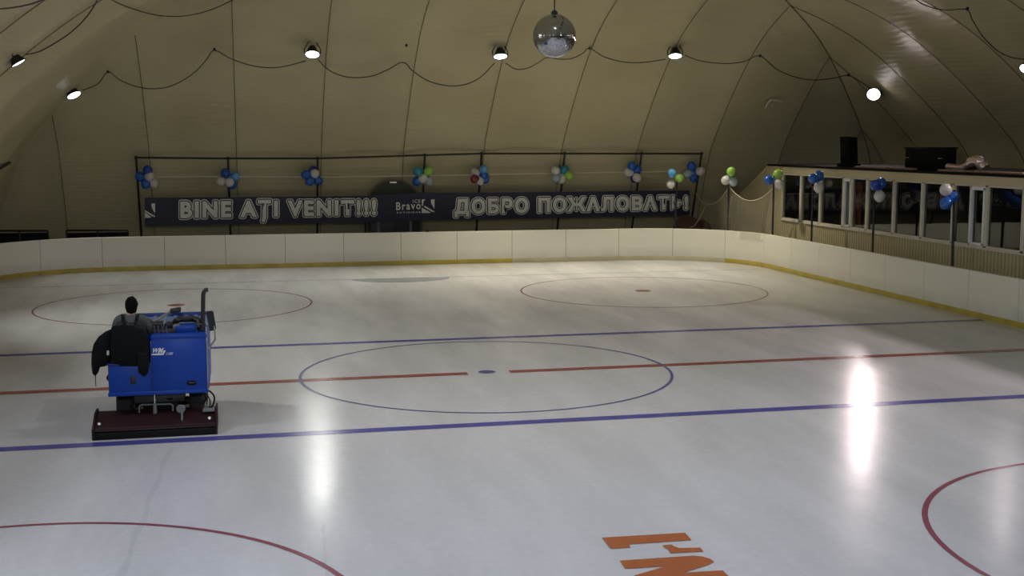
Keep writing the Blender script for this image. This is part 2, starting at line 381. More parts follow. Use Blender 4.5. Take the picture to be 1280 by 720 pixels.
# ------------------------------------------------------------------ dasher boards round the ice
path = []
Y = BY0
path.append((BX1, BY0))
path.append((BX1, BY1-BR))
for k in range(1, 25): a = PI/2*k/24; path.append((BX1-BR+BR*math.cos(a), BY1-BR+BR*math.sin(a)))
path.append((BX0+BR, BY1))
for k in range(1, 25): a = PI/2+PI/2*k/24; path.append((BX0+BR+BR*math.cos(a), BY1-BR+BR*math.sin(a)))
path.append((BX0, 6.0))
P2 = [V((x, y, 0)) for x, y in path]
cum = [0]
for a, b in zip(P2, P2[1:]): cum.append(cum[-1]+(b-a).length)
def along(s):
    s = max(0, min(cum[-1], s))
    for i in range(len(cum)-1):
        if s <= cum[i+1]+1e-9:
            t = (s-cum[i])/(cum[i+1]-cum[i]); p = P2[i].lerp(P2[i+1], t); d = (P2[i+1]-P2[i]).normalized(); return p, V((d.y, -d.x, 0))   # outward normal
def strip(s0, s1, prof_, n=None):
    """sweep closed profile [(out, z)] from s0 to s1"""
    b = MB(); n = n or max(2, int((s1-s0)/.3)+1); rings = []
    for k in range(n+1):
        p, nn = along(s0+(s1-s0)*k/n); rings.append([b.bm.verts.new(p+nn*o+V((0, 0, z))) for o, z in prof_])
    m = len(prof_)
    for r0, r1 in zip(rings, rings[1:]):
        for k in range(m): b.bm.faces.new((r0[k], r0[(k+1) % m], r1[(k+1) % m], r1[k]))
    b.bm.faces.new(rings[0]); b.bm.faces.new(rings[-1][::-1]); return b
sec = {}
s_c1 = cum[1]; s_c2 = s_c1+PI/2*BR; s_c3 = cum[25+1]; s_c4 = s_c3+PI/2*BR
# anchor the joints of the panels on the far straight at the joints seen in the photo
far_anchor = s_c2 + ((BX1-BR)-5.15)
S = far_anchor; 
while S > 2.07: S -= 2.07
joints = []
while S < cum[-1]: joints.append(S); S += 2.07
joints = [0]+joints+[cum[-1]]
walls = {}
def wallroot(nm, x, y):
    if nm not in walls:
        o = bpy.data.objects.new(nm, None); C.objects.link(o); o.location = (x, y, 0); o['kind'] = 'structure'; walls[nm] = o
        o['label'] = {'wall_right': 'white dasher boards along the right side of the ice', 'wall_far': 'white dasher boards along the far end of the ice', 'wall_left': 'white dasher boards along the left side of the ice'}[nm]
    return walls[nm]
for a, b in zip(joints, joints[1:]):
    if b-a < .3: continue
    mid = (a+b)/2; nm = 'wall_right' if mid < s_c1+PI/4*BR else ('wall_far' if mid < s_c3+PI/4*BR else 'wall_left')
    w = wallroot(nm, *{'wall_right': (BX1, 2), 'wall_far': (.4, BY1), 'wall_left': (BX0, 10)}[nm])
    g_ = .007
    pn = strip(a+g_, b-g_, [(0, .0), (0, 1.19), (.012, 1.2), (.09, 1.2), (.09, 0)], 8).build('board_panel', 'board', w)
    ylen = strip(a, b, [(-.012, .012), (-.012, .15), (-.002, .165), (-.002, .012)], 8).build('kick_strip', 'pale_kick' if s_c1+PI/4*BR < mid < far_anchor+.5 else 'yellow', w)
    strip(a-.001, b+.001, [(.012, .01), (.012, 1.185), (.085, 1.185), (.085, .01)], 8).build('board_backing', 'seam', w)

# ------------------------------------------------------------------ glazed booth along the right boards
BXW, BT = 14.4, 3.56
booth = bpy.data.objects.new('wall_booth', None); C.objects.link(booth); booth.location = (BXW, 8, 0); booth['kind'] = 'structure'; booth['label'] = 'cream panelled booth with a long row of windows beside the right boards'
YE, YS = 21.2, -4.0
wz0, wz1 = 1.70, 3.34
uw = [(17.52, 16.03, 1), (16.03, 14.58, 1), (14.58, 12.98, 1), (12.98, 11.46, 2), (11.46, 9.88, 1), (9.88, 8.33, 1), (8.33, 6.79, 1), (6.79, 5.26, 3), (5.26, 3.72, 1), (3.72, 2.15, 1), (2.15, .6, 1), (.6, -.95, 1)]
W = MB()
T = .09
W.box(BXW, BXW+T, YS, YE, 0, wz0)                                         # lower wall
W.box(BXW, BXW+T, YS, -.95, wz0, wz1)
b = bmesh.new(); b.free()
# far end of the front wall, cut off by the sloping roof
W.poly([(BXW, 17.52, wz0), (BXW, YE, wz0), (BXW, YE, 2.42), (BXW, 20.55, 2.70), (BXW, 18.75, BT), (BXW, 17.52, BT)], (T, 0, 0))
W.build('front_wall', 'siding', booth, smooth=False)
MB().box(BXW-.015, BXW+T, YS, 17.52, wz1, BT+.02).build('fascia', 'fascia', booth, smooth=False)
MB().tube([(BXW-.02, YE, 2.46), (BXW-.02, 20.55, 2.73), (BXW-.02, 18.75, BT+.02), (BXW-.02, 17.5, BT+.02)], .03, 6).build('edge_trim', 'fascia', booth)
r = MB(); r.poly([(BXW-.06, YS, BT+.02), (BXW-.06, 18.75, BT+.02), (18.6, 18.75, BT+.02), (18.6, YS, BT+.02)], (0, 0, .07)); r.poly([(BXW, 18.75, BT+.02), (BXW, YE, 2.44), (18.6, YE, 2.44), (18.6, 18.75, BT+.02)], (0, 0, .06)); r.build('roof', 'roofm', booth, smooth=False)
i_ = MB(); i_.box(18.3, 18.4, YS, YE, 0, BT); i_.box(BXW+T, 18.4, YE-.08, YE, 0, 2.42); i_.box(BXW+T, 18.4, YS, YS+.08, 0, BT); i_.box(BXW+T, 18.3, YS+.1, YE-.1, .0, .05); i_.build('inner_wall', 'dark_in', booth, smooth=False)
MB().box(BXW+.5, BXW+.62, 13.5, 13.78, .1, 3.3).build('inner_post', 'frame_w', booth)
cu = MB()  # pleated orange-red sheet, solid stand-in for a shape in the window
rows = []
for k in range(25):
    y = 12.95+k*.55/24*1.0; rows.append([cu.bm.verts.new((BXW+.62+.05*math.sin(k*1.3), y, z)) for z in (1.2, 3.15)])
for a, b in zip(rows, rows[1:]): cu.bm.faces.new((a[0], b[0], b[1], a[1]))
tag(cu.build('pleated_sheet', 'orange_sheet'), 'orange-red pleated sheet standing behind the third booth window', 'pleated_sheet')
wi = 0
for y1, y0, kind in uw:
    wi += 1
    w = bpy.data.objects.new('window_%d' % wi, None); C.objects.link(w); w.location = (BXW, (y0+y1)/2, wz0); w['kind'] = 'structure'
    f = MB(); fx0, fx1 = BXW-.035, BXW+T; t = .065
    f.box(fx0, fx1, y0, y1, wz0, wz0+t, .006); f.box(fx0, fx1, y0, y1, wz1-t*.7, wz1, .006); f.box(fx0, fx1, y0, y0+t, wz0, wz1, .006); f.box(fx0, fx1, y1-t, y1, wz0, wz1, .006)
    if kind == 2: ym = 12.42; f.box(fx0, fx1, ym-.035, ym+.035, wz0, wz1, .006)
    if kind == 3: ym = 5.98; f.box(fx0, fx1, ym-.035, ym+.035, wz0, wz1, .006)
    f.build('window_frame', 'frame_w', w)
    MB().box(fx0-.02, fx0+.02, y0, y1, wz0-.04, wz0+.01, .004).build('window_sill', 'frame_w', w)
    def pane(a, b): MB().poly([(BXW+.03, b, wz0+t), (BXW+.03, a, wz0+t), (BXW+.03, a, wz1-t*.7), (BXW+.03, b, wz1-t*.7)]).build('glass_pane', 'glass', w, smooth=False, norm=False)
    if kind == 1: pane(y0+t, y1-t)
    else:
        pane(y0+t, ym-.035); pane(ym+.035, y1-t)
        a, b = (ym+.035, y1-t) if kind == 2 else (y0+t, ym-.035)
        s = MB(); q = .055
        s.box(fx0-.02, fx1-.05, a, b, wz0+t, wz0+t+q, .005); s.box(fx0-.02, fx1-.05, a, b, wz1-t-q*1.3, wz1-t*.7, .005); s.box(fx0-.02, fx1-.05, a, a+q, wz0+t, wz1-t, .005); s.box(fx0-.02, fx1-.05, b-q, b, wz0+t, wz1-t, .005)
        s.build('window_sash', 'white', w)
# narrow grey door panel at the far end of the booth
dd = bpy.data.objects.new('door_2', None); C.objects.link(dd); dd.location = (14.3, 21.9, 0); dd['kind'] = 'structure'
MB().poly([(BXW, YE+.05, 0), (BXW, 22.35, 0), (BXW, 22.35, 2.1), (BXW, 22.0, 2.4), (BXW, YE+.05, 2.42)], (.06, 0, 0)).build('door_leaf', 'grain', dd, smooth=False)
MB().box(BXW-.03, BXW+.0, 22.18, 22.24, .95, 1.5, .01).build('door_handle', 'black', dd)

# things on the booth roof
RZ = BT+.095
def rp(u, X=15.0):                                                      # Y on the roof at a photo column
    return oX(u, 212, X).y
t = empty('loudspeaker', (15.2, 13.3, RZ), 'small dark loudspeaker standing near the far end of the booth roof', 'loudspeaker')
y0, y1 = rp(1067, 15.0), rp(1051, 15.0)
MB().box(14.85, 15.25, y0, y1, RZ, RZ+.10, .01).build('base_plate', 'matte', t)
MB().poly([(14.9, y0+.08, RZ+.1), (15.2, y0+.1, RZ+.1), (15.2, y0+.2, RZ+.95), (14.9, y0+.18, RZ+.98)], (0, (y1-y0)*.72, 0)).build('cabinet', 'matte', t)
MB().lathe([(.0, 0), (.16, 0), (.17, .03), (.05, .035), (0, .03)], (14.89, (y0+y1)/2+.05, RZ+.5), (-1, 0, 0), 16).build('cone', 'rubber', t)
t = empty('equipment_case', (15.4, 8.2, RZ), 'large black box case standing on the booth roof beside the shiny duct', 'case')
y0, y1 = rp(1191, 15.0), rp(1140, 15.0)
MB().box(14.75, 15.1, y0, y1, RZ, RZ+.62, .015).build('case_body', 'matte', t)
MB().box(14.72, 15.13, y0-.02, y1+.02, RZ+.62, RZ+.66, .01).build('case_lid', 'matte', t)
for yy in (y0+.2, y1-.2): MB().tube([(14.73, yy-.08, RZ+.35), (14.69, yy-.07, RZ+.35), (14.69, yy+.07, RZ+.35), (14.73, yy+.08, RZ+.35)], .012, 6).build('handle', 'steel', t)
ya, yb = rp(1195), rp(1231)
pts = [(14.8, ya+.1, RZ+.13), (14.82, ya-.15, RZ+.11), (14.84, ya-.5, RZ+.10), (14.86, ya-.72, RZ+.17), (14.88, ya-.95, RZ+.28), (14.9, (ya+yb)/2-.55, RZ+.30), (14.95, yb+.1, RZ+.2), (15.0, yb-.05, RZ+.10)]
pp = smoothpath(pts, 10)
tag(MB().tube(pp, [.085+.008*(k % 2) + (.05 if k > 36 else 0) for k in range(len(pp))], 12).build('foil_duct', 'foil'), 'shiny pinkish foil duct lying curled on the booth roof by the black case', 'duct')
rb = MB()
rb.sphere((15.2, ya-.35, RZ+.14), .17, 1.2, 1.5, .8); rb.sphere((15.25, ya-.1, RZ+.1), .12, 1, 1.4, .8)
tag(rb.build('rag_bundle', 'brown'), 'dull brown rag bundle behind the foil duct on the booth roof', 'rag')
for k, (ua, ub, dx, lab) in enumerate([(1069, 1108, 0, 'old timber plank lying on the roof edge right of the small loudspeaker'), (1100, 1140, .08, 'old timber plank lying on the roof edge left of the black case'), (1174, 1206, -.02, 'short timber offcut lying on the roof edge in front of the black case'), (1208, 1279, .0, 'long timber plank lying on the roof edge right of the foil duct')]):
    a, b = rp(ub, 14.45), rp(ua, 14.45)
    tag(MB().box(14.42+dx, 14.55+dx, a, b, RZ-.0, RZ+.055, .008).build('timber_plank', 'wood'), lab, 'plank', 'timber lying on the booth roof edge')

# ------------------------------------------------------------------ far wall: pipe frame, ropes, banner, arch
def lean(X, z): return V((X, YF-1.78+(4-z)*.44-.30 if z <= 4 else 0, z))     # plane of the pipe frame, just inside the membrane
FY = 23.1
tops = [(170, 197), (285, 198), (397, 198), (531, 194), (602, 192), (706, 192), (802, 192), (877, 192)]
TP = [dome_hit(u, v, .25) for u, v in tops]
fr = empty('pipe_frame', (2.6, 23.9, 0), 'black pipe frame leaning on the far dome wall above the banner', 'frame')
rail = []
for a, b in zip(TP, TP[1:]): rail += [a, a.lerp(b, .5)]
MB().tube(rail+[TP[-1]], .035, 8).build('top_rail', 'black', fr)
for p in TP:
    q = V((p.x, p.y+1.45, .0))
    o = MB().tube([q, p], .042, 8); o.sphere(p, .07, u=10, v=6); o.build('post', 'black', fr)
rope = []
for u, v in [(195, 221.5), (240, 221), (285, 221), (340, 221.3), (397, 221.5), (440, 221), (531, 219.5), (602, 218.5), (706, 216.5), (770, 215.5), (802, 215), (850, 214.5)]: rope.append(dome_hit(u, v, .42))
tag(MB().tube(smoothpath(rope, 4), .022, 6).build('rope', 'rope_w'), 'long white rope stretched between the posts above the banner', 'rope')

# banner
BY = 23.3
bn = empty('banner', oY(520, 262, BY), 'long navy welcome banner with grey outlined letters hanging behind the far boards', 'banner')
topl = [(181, 247), (260, 246.5), (330, 246), (400, 245.5), (460, 244.5), (500, 242.5), (530, 240.5), (580, 241), (640, 240.5), (720, 239.5), (800, 238.5), (862, 238)]
botl = [(183, 283), (260, 281.5), (330, 280), (400, 279), (460, 278), (500, 276.5), (530, 275.5), (580, 275), (640, 273.5), (720, 272), (800, 270.5), (862, 269)]
b = MB(); grid = []
def interp(L, x):
    for (a, c), (d, e) in zip(L, L[1:]):
        if x <= d: return c+(e-c)*(x-a)/(d-a)
    return L[-1][1]
NX = 120
for k in range(NX+1):
    u = 181+(862-181)*k/NX; col = []
    for j in range(5):
        v = interp(topl, u)*(1-j/4)+interp(botl, u)*j/4; p = oY(u, v, BY); p.y += .015*math.sin(p.x*2.3)*(j/4); col.append(b.bm.verts.new(p))
    grid.append(col)
for c0, c1 in zip(grid, grid[1:]):
    for j in range(4): b.bm.faces.new((c0[j], c1[j], c1[j+1], c0[j+1]))
b.build('banner_sheet', 'navy', bn)
SPC = 1.24
def text_mesh(body, offs, bold=True):
    cu = bpy.data.curves.new('txt', 'FONT'); cu.body = body; cu.size = 1; cu.offset = offs; cu.resolution_u = 3; cu.space_character = SPC
    ob = bpy.data.objects.new('txt', cu); C.objects.link(ob)
    dg = bpy.context.evaluated_depsgraph_get(); me = bpy.data.meshes.new_from_object(ob.evaluated_get(dg)); bpy.data.objects.remove(ob); bpy.data.curves.remove(cu); return me
def bounds(me):
    xs = [v.co.x for v in me.vertices]; ys = [v.co.y for v in me.vertices]; return min(xs), max(xs), min(ys), max(ys)
def put(me, ref, q, y, caps=None):
    """map the text plane onto four wall corners: bl, br, tr, tl"""
    x0, x1, y0, y1 = ref
    for v in me.vertices:
        s = (v.co.x-x0)/(x1-x0); t_ = (v.co.y-y0)/(y1-y0)
        p = (q[0]*(1-s)+q[1]*s)*(1-t_)+(q[3]*(1-s)+q[2]*s)*t_; p.y = y-v.co.z; v.co = p
    return me
def letters(body, offs):
    """one mesh per letter, each set where it stands in the line"""
    out = []
    for i, ch in enumerate(body):
        if ch == ' ': continue
        me = text_mesh(ch, offs); dx = bounds(text_mesh(body[:i+1], offs))[1]-bounds(me)[1]
        for v in me.vertices: v.co.x += dx
        out.append((ch, me))
    return out
def halo(me, w):
    """the letter grown by w all round: a ribbon with round joints along its outline, plus the letter itself"""
    b = bmesh.new(); b.from_mesh(me); bmesh.ops.remove_doubles(b, verts=b.verts, dist=1e-5); r = MB(); zz = 0
    for e in b.edges:
        if len(e.link_faces) != 1: continue
        p, q = e.verts[0].co, e.verts[1].co; d = q-p
        if d.length < 1e-6: continue
        a0 = math.atan2(d.y, d.x); L = []
        for c, st in ((q, a0-PI/2), (p, a0+PI/2)):
            for k in range(5): a = st+PI*k/4; L.append((c.x+w*math.cos(a), c.y+w*math.sin(a), zz))
        r.poly(L); zz += .00012                                    # thin layers, so that no two faces share a plane
    m2 = bpy.data.meshes.new('h'); r.bm.to_mesh(m2); r.bm.free(); b.free(); return m2
def banner_text(body, px, caps_body, label):
    q = [oY(u, v, BY) for u, v in px]
    rx = bounds(text_mesh(body, .03)); ry = bounds(text_mesh(caps_body, .03)); ref = (rx[0], rx[1], ry[2], ry[3])
    for ch, me in letters(body, .03):
        h1, h2 = halo(me, .066), halo(me, .110)
        hf = halo(me, .022)
        for v in me.vertices: v.co.z = .014
        b_ = bmesh.new(); b_.from_mesh(me); b_.from_mesh(hf); b_.to_mesh(me); b_.free()
        o = link('letter', put(me, ref, q, BY-.065), 'let', bn, smooth=False)
        o1 = link('letter_edge', put(h1, ref, q, BY-.045), 'letk', o, smooth=False); o1['label'] = 'black edge round the letter'
        o2 = link('letter_outline', put(h2, ref, q, BY-.025), 'let', o, smooth=False); o2['label'] = 'outer grey outline of the letter'
banner_text('BINE AȚI VENIT!!!', [(226, 272.2), (469.5, 268.2), (469.5, 250.0), (226, 252.3)], 'BINE', 'first greeting')
banner_text('ДОБРО ПОЖАЛОВАТЬ!', [(568, 267.5), (859, 261.5), (859, 244.4), (568, 248.8)], 'ОБРО', 'second greeting')
def small_text(body, px, offs, nm):
    ref = bounds(text_mesh(body, offs))
    for ch, me in letters(body, offs): link(nm, put(me, ref, [oY(u, v, BY) for u, v in px], BY-.035), 'let', bn, smooth=False)
small_text('Bravo', [(495, 262.8), (525.8, 261.5), (525.8, 251.8), (495, 252.8)], .02, 'logo_letter')
small_text('ICE', [(516, 253.8), (525.2, 253.5), (525.2, 249.3), (516, 249.6)], .01, 'logo_letter')
SPC = 1.45
small_text('PATINOAR', [(496, 267), (526, 266), (526, 264), (496, 264.8)], .02, 'logo_letter')
SPC = 1.05
def emblem(u0, v0, u1, v1, clip=None):
    def m_(pts): return [(u0+(x-522)/(697-522)*(u1-u0), v0+(y-266)/(460-266)*(v1-v0)) for x, y in pts]
    polys = [[(522, 268), (570, 268), (546, 300), (537, 362), (522, 355)], [(650, 268), (697, 268), (695, 400), (672, 365), (655, 330), (646, 298)], [(562, 356), (682, 428), (668, 446), (552, 374)], [(522, 382), (648, 454), (640, 458), (522, 460)], [(680, 432), (692, 428), (696, 440), (690, 452), (680, 448)]]
    if clip: polys = [[(max(x, clip), y) for x, y in P] for P in polys[1:]]
    bb = MB()
    for P in polys: bb.poly([oY(a, c, BY)+V((0, -.035, 0)) for a, c in m_(P)])
    bb.build('skate_emblem', 'let', bn, smooth=False)
emblem(527, 249, 543, 266.3)
emblem(177.5, 254, 194, 272.2, clip=562)

# arched tunnel entrance behind the banner
ar = bpy.data.objects.new('door_1', None); C.objects.link(ar); ac = oY(491, 275, 24.0); ar.location = (ac.x, 24.0, 0); ar['kind'] = 'structure'; ar['label'] = 'dark arched tunnel entrance behind the banner'
rad = (oY(525, 250, 23.55).x-oY(457, 250, 23.55).x)/2; ztop = oY(491, 225, 23.55).z; zc = ztop-rad
b = MB(); L0, L1 = [], []
arcp = [(-rad, 0.0)]+[(-rad*math.cos(PI*k/24), zc+rad*math.sin(PI*k/24)) for k in range(25)]+[(rad, 0.0)]
for x, z in arcp: L0.append(b.bm.verts.new((ac.x+x, 23.55, z))); L1.append(b.bm.verts.new((ac.x+x, 25.3, z)))
for k in range(len(L0)-1): b.bm.faces.new((L0[k], L0[k+1], L1[k+1], L1[k]))
b.bm.faces.new(L0); b.build('tunnel_arch', 'arch', ar)
MB().tube([(ac.x+x, 23.53, z) for x, z in arcp], .035, 6).build('arch_rim', 'rope_dark', ar)
for s in (-.62, .0, .62): MB().box(ac.x+s-.05, ac.x+s+.05, 23.44, 23.52, 0, 2.0, .01).build('door_post', 'grey' if s else 'black', ar)
MB().box(ac.x-.95, ac.x+.95, 23.46, 23.53, 0, 1.95, .01).build('door_leaf', 'black', ar)
sg = oY(491.5, 228, 23.5); MB().box(sg.x-.13, sg.x+.13, 23.47, 23.51, sg.z-.025, sg.z+.025, .01).build('sign', 'sign', ar)

# rails in the dark behind the left part of the far boards
for (u0, u1, v0, v1, Yb, lab) in ((-12, 60, 288.5, 306, 20.9, 'dark low barrier behind the boards in the left corner'), (83, 160, 288, 300, 22.3, 'dark low barrier behind the boards left of the banner')):
    a = oY(u0, v0, Yb); c = oY(u1, v0, Yb)
    t = empty('barrier', ((a.x+c.x)/2, Yb, 0), lab, 'barrier')
    MB().tube([a, c], .04, 6).build('rail', 'black', t)
    for k in (0, .5, 1): p = a.lerp(c, k); MB().tube([p, (p.x, p.y, 0)], .03, 6).build('post', 'black', t)
    MB().box(a.x, c.x, Yb+.01, Yb+.03, .2, min(a.z, c.z)-.06).build('infill_panel', 'rubber', t)
p0, p1 = dome_hit(-4, 213, .35), dome_hit(12, 203.5, .35)
t = tag(MB().tube([p0, p1], .05, 8).build('black_pipe', 'black'), 'short black pipe end sticking out low on the left dome wall', 'pipe')
st = [dome_hit(u, v, .06) for u, v in ((957, 135), (960.5, 128), (963.5, 125.3), (970, 125.5), (979, 126.3))]
tag(MB().tube(st, .045, 6).build('strap', 'tape'), 'pale bent strap stuck on the dome wall above the booth end', 'strap')
for u, v, l in ((515, 155, 'small dark bolt plate on the dome above the arched entrance'), (740, 168, 'small dark bolt plate on the dome above the banner end')): pass
# cloth, cord and sack at the far right corner
sk = MB(); sk.sphere((12.7, 22.5, 1.0), .5, 1.2, .8, 1.1, rot=Matrix.Rotation(.3, 3, 'Y')); sk.sphere((13.35, 22.6, .9), .4, 1, .8, 1.2); sk.sphere((12.95, 22.5, .4), .5, 1.5, .8, .8)
tag(sk.build('cloth_heap', 'brown'), 'dark brown heap of cloth behind the boards by the banner end', 'cloth heap')
cp = [oY(u, v, 22.0) for u, v in ((882, 258), (876, 270), (868, 282), (862, 284))]
tag(MB().tube(smoothpath(cp, 4), .02, 6).build('cord', 'net_rope'), 'pale slack cord dropping behind the boards right of the banner', 'cord')
pt = oZ(536, 290.5, 1.2); MBc = MB(); MBc.box(BX0*0+pt.x-.06, pt.x+.06, BY1+.0, BY1+.1, 1.2, 1.27, .01); tag(MBc.build('board_clamp', 'black'), 'small dark clamp sitting on top of the far boards', 'clamp')

# ------------------------------------------------------------------ net poles with balloons, sagging net on the right
poles = [((844, 286), (848, 226), 'first net pole, in front of the banner end'), ((911, 288), (910, 226), 'second net pole, left of the booth'), ((965, 291.5), (967, 222), 'third net pole, at the far end of the booth'),
         ((1014, 301), (1016, 232), 'fourth net pole, before the second booth window'), ((1091, 316), (1092.5, 232), 'fifth net pole, before the fifth booth window'), ((1191, 334), (1191.5, 240), 'sixth net pole, nearest one on the right boards')]
PT = []
for i, (bb, tt, lab) in enumerate(poles):
    # stand against the outer face of the boards
    best = None
    for k in range(900):
        p, nn = along(cum[-1]*k/900); q = p+nn*.13; q.z = 1.2
        d = q-CAM; z = d.dot(FW); u = 640+FPX*d.dot(RT)/z; e = abs(u-bb[0]) + (0 if q.x > 3 else 999)
        if best is None or e < best[0]: best = (e, q)
    q = best[1]; tp = oY(*tt, q.y); tp = V((q.x+(tp.x-q.x)*.6, q.y, tp.z))
    PT.append((q, tp))
    o = empty('net_pole', (q.x, q.y, 0), 'dark thin '+lab, 'pole', 'net poles along the right boards')
    MB().tube([(q.x, q.y, 0), tp], .035, 8).build('pole_tube', 'black', o)
    MB().lathe([(.035, 0), (.045, .0), (.045, .05), (0, .06)], tp, (0, 0, 1), 8).build('pole_cap', 'rubber', o)
def project(p):
    d = V(p)-CAM; z = d.dot(FW); return 640+FPX*d.dot(RT)/z, 360-FPX*d.dot(UP)/z
nt = empty('safety_net', (13.0, 20, 0), 'pale sagging net slung between the poles at the far right corner', 'net')
segs = [(TP[-1].lerp(V((TP[-1].x, TP[-1].y+1.45, 0)), .40), PT[1][1]-V((0, 0, .25)), .55), (PT[1][1]-V((-.02, 0, .2)), PT[2][1]-V((0, 0, .35)), .5)]
for a, c, sag in segs:
    top = [a.lerp(c, k/16)-V((0, 0, sag*4*(k/16)*(1-k/16))) for k in range(17)]
    MB().tube(top, .018, 6).build('net_rope', 'net_rope', nt)
    b = MB(); g0 = []
    for k, p in enumerate(top):
        g0.append([b.bm.verts.new((p.x+.03*math.sin(k*1.7+j), p.y+.06*math.sin(k*2.1+j*.9), p.z*(1-j/8)+.9*j/8)) for j in range(9)])
    for c0, c1 in zip(g0, g0[1:]):
        for j in range(8): b.bm.faces.new((c0[j], c1[j], c1[j+1], c0[j+1]))
    b.build('net_sheet', 'net', nt)

def bunch(bal, depth, rpx, label, fixed=None):
    """balloons at photo points, tied in one bunch round a pole at world depth"""
    cu = sum(b[1] for b in bal)/len(bal); cv = sum(b[2] for b in bal)/len(bal)
    c = oY(cu, cv, depth)
    o = empty('balloon_bunch', c, label, 'balloons', 'balloon bunches')
    for i, (colr, u, v) in enumerate(bal):
        yy = depth-.16+.09*((i*2) % 3); p = oY(u, v, yy); r = rpx*(p-CAM).dot(FW)/FPX*1.04
        ax = (p-c); ax = ax.normalized() if ax.length > .02 else V((0, -1, .2)).normalized()
        base = p-ax*r*1.15
        pr = [(0, -.10*r), (.10*r, -.10*r), (.05*r, .02*r)]
        for k in range(1, 13):
            t_ = k/12; th = PI*t_; rr = math.sin(th)*(1 if t_ > .5 else .82+.18*t_*2); pr.append((max(0, r*rr) if k < 12 else 0, r*1.15*(1-math.cos(th))))
        MB().lathe(pr, base, ax, 16).build('balloon', BAL[colr], o)
    MB().tube([c+V((0, 0, .04)), c+V((.02, .06, -.12)), c+V((.03, .04, -.32))], .012, 5).build('ribbon', 'rope_w', o)
    return o
def py(i, f=.45): p = TP[i]; return p.y+1.45*f-.22
bunch([('royal', 184.4, 213.6), ('blue', 175.7, 221), ('blue', 182.4, 229.4), ('white', 186.7, 220.6), ('white', 191, 228)], py(0, .3), 6, 'bunch of blue and white balloons on the leftmost frame post')
bunch([('royal', 281.9, 216.5), ('sky', 293.3, 221), ('white', 276.6, 226.5), ('white', 286.5, 227.6), ('blue', 289.5, 230.2)], py(1, .3), 5.7, 'bunch with one light blue balloon on the second frame post from the left')
bunch([('blue', 382.8, 218.5), ('royal', 391.5, 214), ('white', 392.8, 217.5), ('blue', 387.3, 226), ('blue', 397.3, 225.4)], py(2, .3), 5.7, 'bunch of blue balloons around one white on the third frame post from the left')
bunch([('teal', 522.6, 214.6), ('blue', 521.8, 226), ('green', 535.3, 214.4), ('white', 528.4, 223.3), ('ice', 535, 226.2)], py(3, .3), 5.8, 'bunch with a green balloon on the frame post beside the arched entrance')
bunch([('sky', 604.4, 212), ('white', 594.7, 216), ('blue', 604.2, 219.4), ('red', 593.4, 223.6), ('blue', 605.8, 224), ('white', 600, 225.5)], py(4, .3), 5.2, 'bunch with one dark red balloon on the middle of the pipe frame')
bunch([('white', 694.7, 213.7), ('teal', 704.8, 212.6), ('green', 710.9, 219.5), ('ice', 695, 222.7), ('white', 701.6, 223.2)], py(5, .3), 5.6, 'bunch of three pale, one green and one teal balloon on the frame')
bunch([('blue', 789.8, 207.8), ('blue', 796.4, 211.8), ('white', 786.3, 215.5), ('white', 796, 222), ('purple', 793.2, 222.2)], py(6, .2), 5.4, 'bunch with one purple balloon on the second frame post from the right')
bunch([('blue', 864.4, 207.8), ('blue', 866.8, 214.8), ('ice', 860, 217), ('white', 875.3, 214.4), ('blue', 867.3, 221.9)], py(7, .2), 5.4, 'bunch of blue and white balloons on the rightmost frame post')
bunch([('sky', 840, 217), ('green', 848.7, 222.7), ('white', 838.9, 229.9)], PT[0][0].y, 5.3, 'light blue, green and white balloons on the pole before the banner end')
bunch([('green', 913.9, 214.9), ('white', 907.9, 225), ('ice', 916, 226.7)], PT[1][0].y, 5.6, 'green, white and grey-blue balloons on the pole left of the booth')
bunch([('blue', 961.8, 225), ('green', 972.2, 218.3), ('white', 974.3, 229.9)], PT[2][0].y, 6.0, 'blue, green and white balloons on the pole at the booth far end')
bunch([('blue', 1016.8, 223.2), ('blue', 1023.2, 220.3), ('white', 1023.3, 234.4)], PT[3][0].y, 6.3, 'two blue balloons above one white before the second booth window')
bunch([('royal', 1094.4, 231.5), ('blue', 1100.8, 229.7), ('white', 1099.3, 245)], PT[4][0].y, 6.8, 'two blue balloons above one white before the fifth booth window')
bunch([('white', 1182.3, 237.5), ('blue', 1190.6, 246.3), ('blue', 1182.8, 253.6)], PT[5][0].y, 7.4, 'one white balloon above two blue on the nearest right pole')

